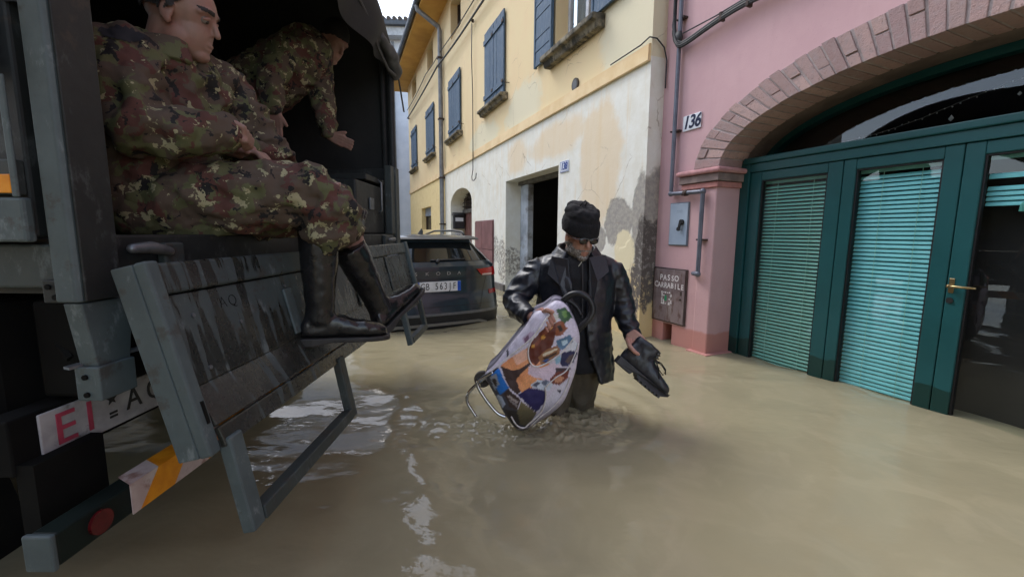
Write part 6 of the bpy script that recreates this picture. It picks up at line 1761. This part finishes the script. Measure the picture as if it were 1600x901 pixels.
# trousers bloused over the boots
def seg(a, b, t): return a.lerp(b, t)
k = MB()
hipR, hipL = pel + Vector((.01, -.10, -.025)), pel + Vector((.01, .10, -.025))
k.ball(pel + Vector((0, 0, -.02)), (.16, .20, .115))
k.limb([hipR, seg(hipR, knR, .5) + Vector((0, -.01, .012)), knR + Vector((-.03, 0, .006)), knR + Vector((.005, .0, -.055)), knR + Vector((-.012, .005, -.115))], [.112, .104, .092, .088, .082], 20)
k.limb([hipL, seg(hipL, knL, .5), knL, knL + Vector((.012, .01, -.09))], [.112, .100, .086, .076], 20)
me = displace(voxel(k, .008, 3), folds(9, .030, (1, 1, 1.3), 12)); displace(me, folds(24, .008, (1, 1, 1.6), 13)); wb(me, 'trousers', M_CAMO, sol, smooth=True)
def rubber_boot(top, ankle, toe_dir, up_dir, name='rubber_boot'):
    toe_dir = Vector(toe_dir).normalized()
    k = MB(); ax = (top - ankle)
    k.tube([top, seg(top, ankle, .10), seg(top, ankle, .5), seg(top, ankle, .85), ankle - ax.normalized() * .02], [.066, .067, .060, .050, .050], 22)
    u_ = Vector(up_dir).normalized(); s_ = toe_dir.cross(u_).normalized(); h_ = ankle - u_ * .045 - toe_dir * .05
    rows = []
    for l, w, hh in ((-.015, .022, .045), (.0, .034, .075), (.06, .038, .10), (.11, .040, .085), (.16, .045, .066), (.21, .047, .056), (.25, .042, .048), (.275, .028, .038), (.285, .010, .028)):
        c_ = h_ + toe_dir * l + u_ * (hh / 2 - .035)
        rows.append([c_ + s_ * w * math.copysign(abs(math.cos(a)) ** .7, math.cos(a)) + u_ * (hh / 2) * math.copysign(abs(math.sin(a)) ** .7, math.sin(a)) for a in np.linspace(0, 2 * math.pi, 21)[:-1]])
    k.loft(rows)
    me = displace(voxel(k, .006, 4), lambda c, n: .003 * mnoise.noise(c * 20) + .0015 * mnoise.noise(c * 45))
    bt_ = wb(me, name, M_RUB, sol, smooth=True)
    k = MB(); rows = []
    for l, w in ((-.025, .018), (-.015, .032), (.02, .039), (.08, .038), (.11, .040), (.17, .047), (.22, .049), (.26, .042), (.285, .026), (.294, .008)):
        t_ = .030 if l < .08 else .018
        c_ = h_ + toe_dir * l - u_ * .034
        rows.append([c_ + s_ * w, c_ - s_ * w, c_ - s_ * w - u_ * t_, c_ + s_ * w - u_ * t_])
    k.loft(rows); wb(k, 'sole', pm('boot_sole', (.016, .016, .016), (.03, .028, .026), 20, .6), bt_ if False else sol, bevel=.004)
rubber_boot(at(498, 352, 1.475), anR, (.88, .42, -.05), (.0, 0, 1))
rubber_boot(at(545, 385, 1.67), anL, (.42, .75, .50), (-.45, -.30, .85))

# ================================================================== second soldier stooping in the dark of the truck
so2 = wroot('person', (-1.70, 2.80, 1.045), 'second soldier stooping in the dark under the truck canvas', 'person')
H2 = head_frame(at(520, 66, 2.95), (.72, -.30, -.60))
p2 = Vector((-1.82, 2.80, 1.82)); s2R, s2L = at(452, 78, 2.72), at(498, 92, 2.98)
e2R, w2R = at(420, 130, 2.58), at(430, 172, 2.52); e2L, w2L = at(505, 160, 2.92), at(516, 212, 2.86)
b = MB(); add_head(b, H2, 1.0, (s2R + s2L) / 2 + Vector((.02, 0, .02)), .056)
b.limb([p2, (s2R + s2L) / 2], [.12, .11], 18)
b.limb([s2R, e2R, w2R], [.05, .042, .03]); b.limb([s2L, e2L, w2L], [.05, .042, .03])
for o_ in (-.10, .12): b.limb([p2 + Vector((0, o_, -.03)), Vector((-1.66, 2.80 + o_ * 1.2, 1.42)), Vector((-1.76, 2.80 + o_ * 1.3, 1.10))], [.08, .058, .045])
for w_, d_ in ((w2R, Vector((.01, 0, -1))), (w2L, Vector((.85, .1, -.35)))):
    n_ = w_ + d_.normalized() * .085; sd_ = d_.cross(Vector((0, 1, .2))).normalized()
    add_hand(b, w_, n_, d_.cross(sd_), [[n_ + sd_ * (.024 - .016 * i), n_ + sd_ * (.026 - .018 * i) + d_.normalized() * .035, n_ + sd_ * (.026 - .019 * i) + d_.normalized() * (.066 - .004 * abs(i - 1.5))] for i in range(4)], [w_.lerp(n_, .3) + sd_ * .02, w_.lerp(n_, .7) + sd_ * .045, n_ + sd_ * .058])
bm_ = voxel(b, .0055, 3); carve_head(bm_, H2); H2i = H2.inverted()
hair = shell(bm_, lambda c: (lambda q: q.length < .2 and q.z > .05 - .6 * max(0, .05 - q.x) and q.z > -.07)(H2i @ c), lambda c: .006)
wb(bm_, 'body', M_SKIN_S, so2, smooth=True); wb(hair, 'hair', M_HAIR, so2, smooth=True)
k = MB(); k.limb([p2 + Vector((-.02, 0, 0)), p2.lerp((s2R + s2L) / 2, .5), (s2R + s2L) / 2], [.17, .185, .165], 20)
k.limb([(s2R + s2L) / 2, s2R, e2R, w2R.lerp(e2R, .1)], [.11, .085, .072, .05], 16); k.limb([(s2R + s2L) / 2, s2L, e2L, w2L.lerp(e2L, .1)], [.11, .085, .072, .05], 16)
me = displace(voxel(k, .010, 3), folds(10, .026, (1, 1, 1), 21)); wb(me, 'jacket', M_CAMO, so2, smooth=True)
k = MB(); k.ball(p2, (.15, .19, .13))
for o_ in (-.10, .12): k.limb([p2 + Vector((0, o_, -.03)), Vector((-1.66, 2.80 + o_ * 1.2, 1.42)), Vector((-1.76, 2.80 + o_ * 1.3, 1.13))], [.11, .092, .078], 16)
me = displace(voxel(k, .010, 3), folds(10, .026, (1, 1, 1), 22)); wb(me, 'trousers', M_CAMO, so2, smooth=True)
for o_ in (-.13, .156):
    k = MB(); a_ = Vector((-1.76, 2.80 + o_, 1.085)); k.limb([a_ + Vector((0, 0, .08)), a_], [.065, .055], 14); k.limb([a_ + Vector((-.02, 0, 0)), a_ + Vector((.14, -.01, -.005))], [.042, .036], 14)
    me = voxel(k, .008, 3); wb(me, 'boot', M_RUB, so2, smooth=True)
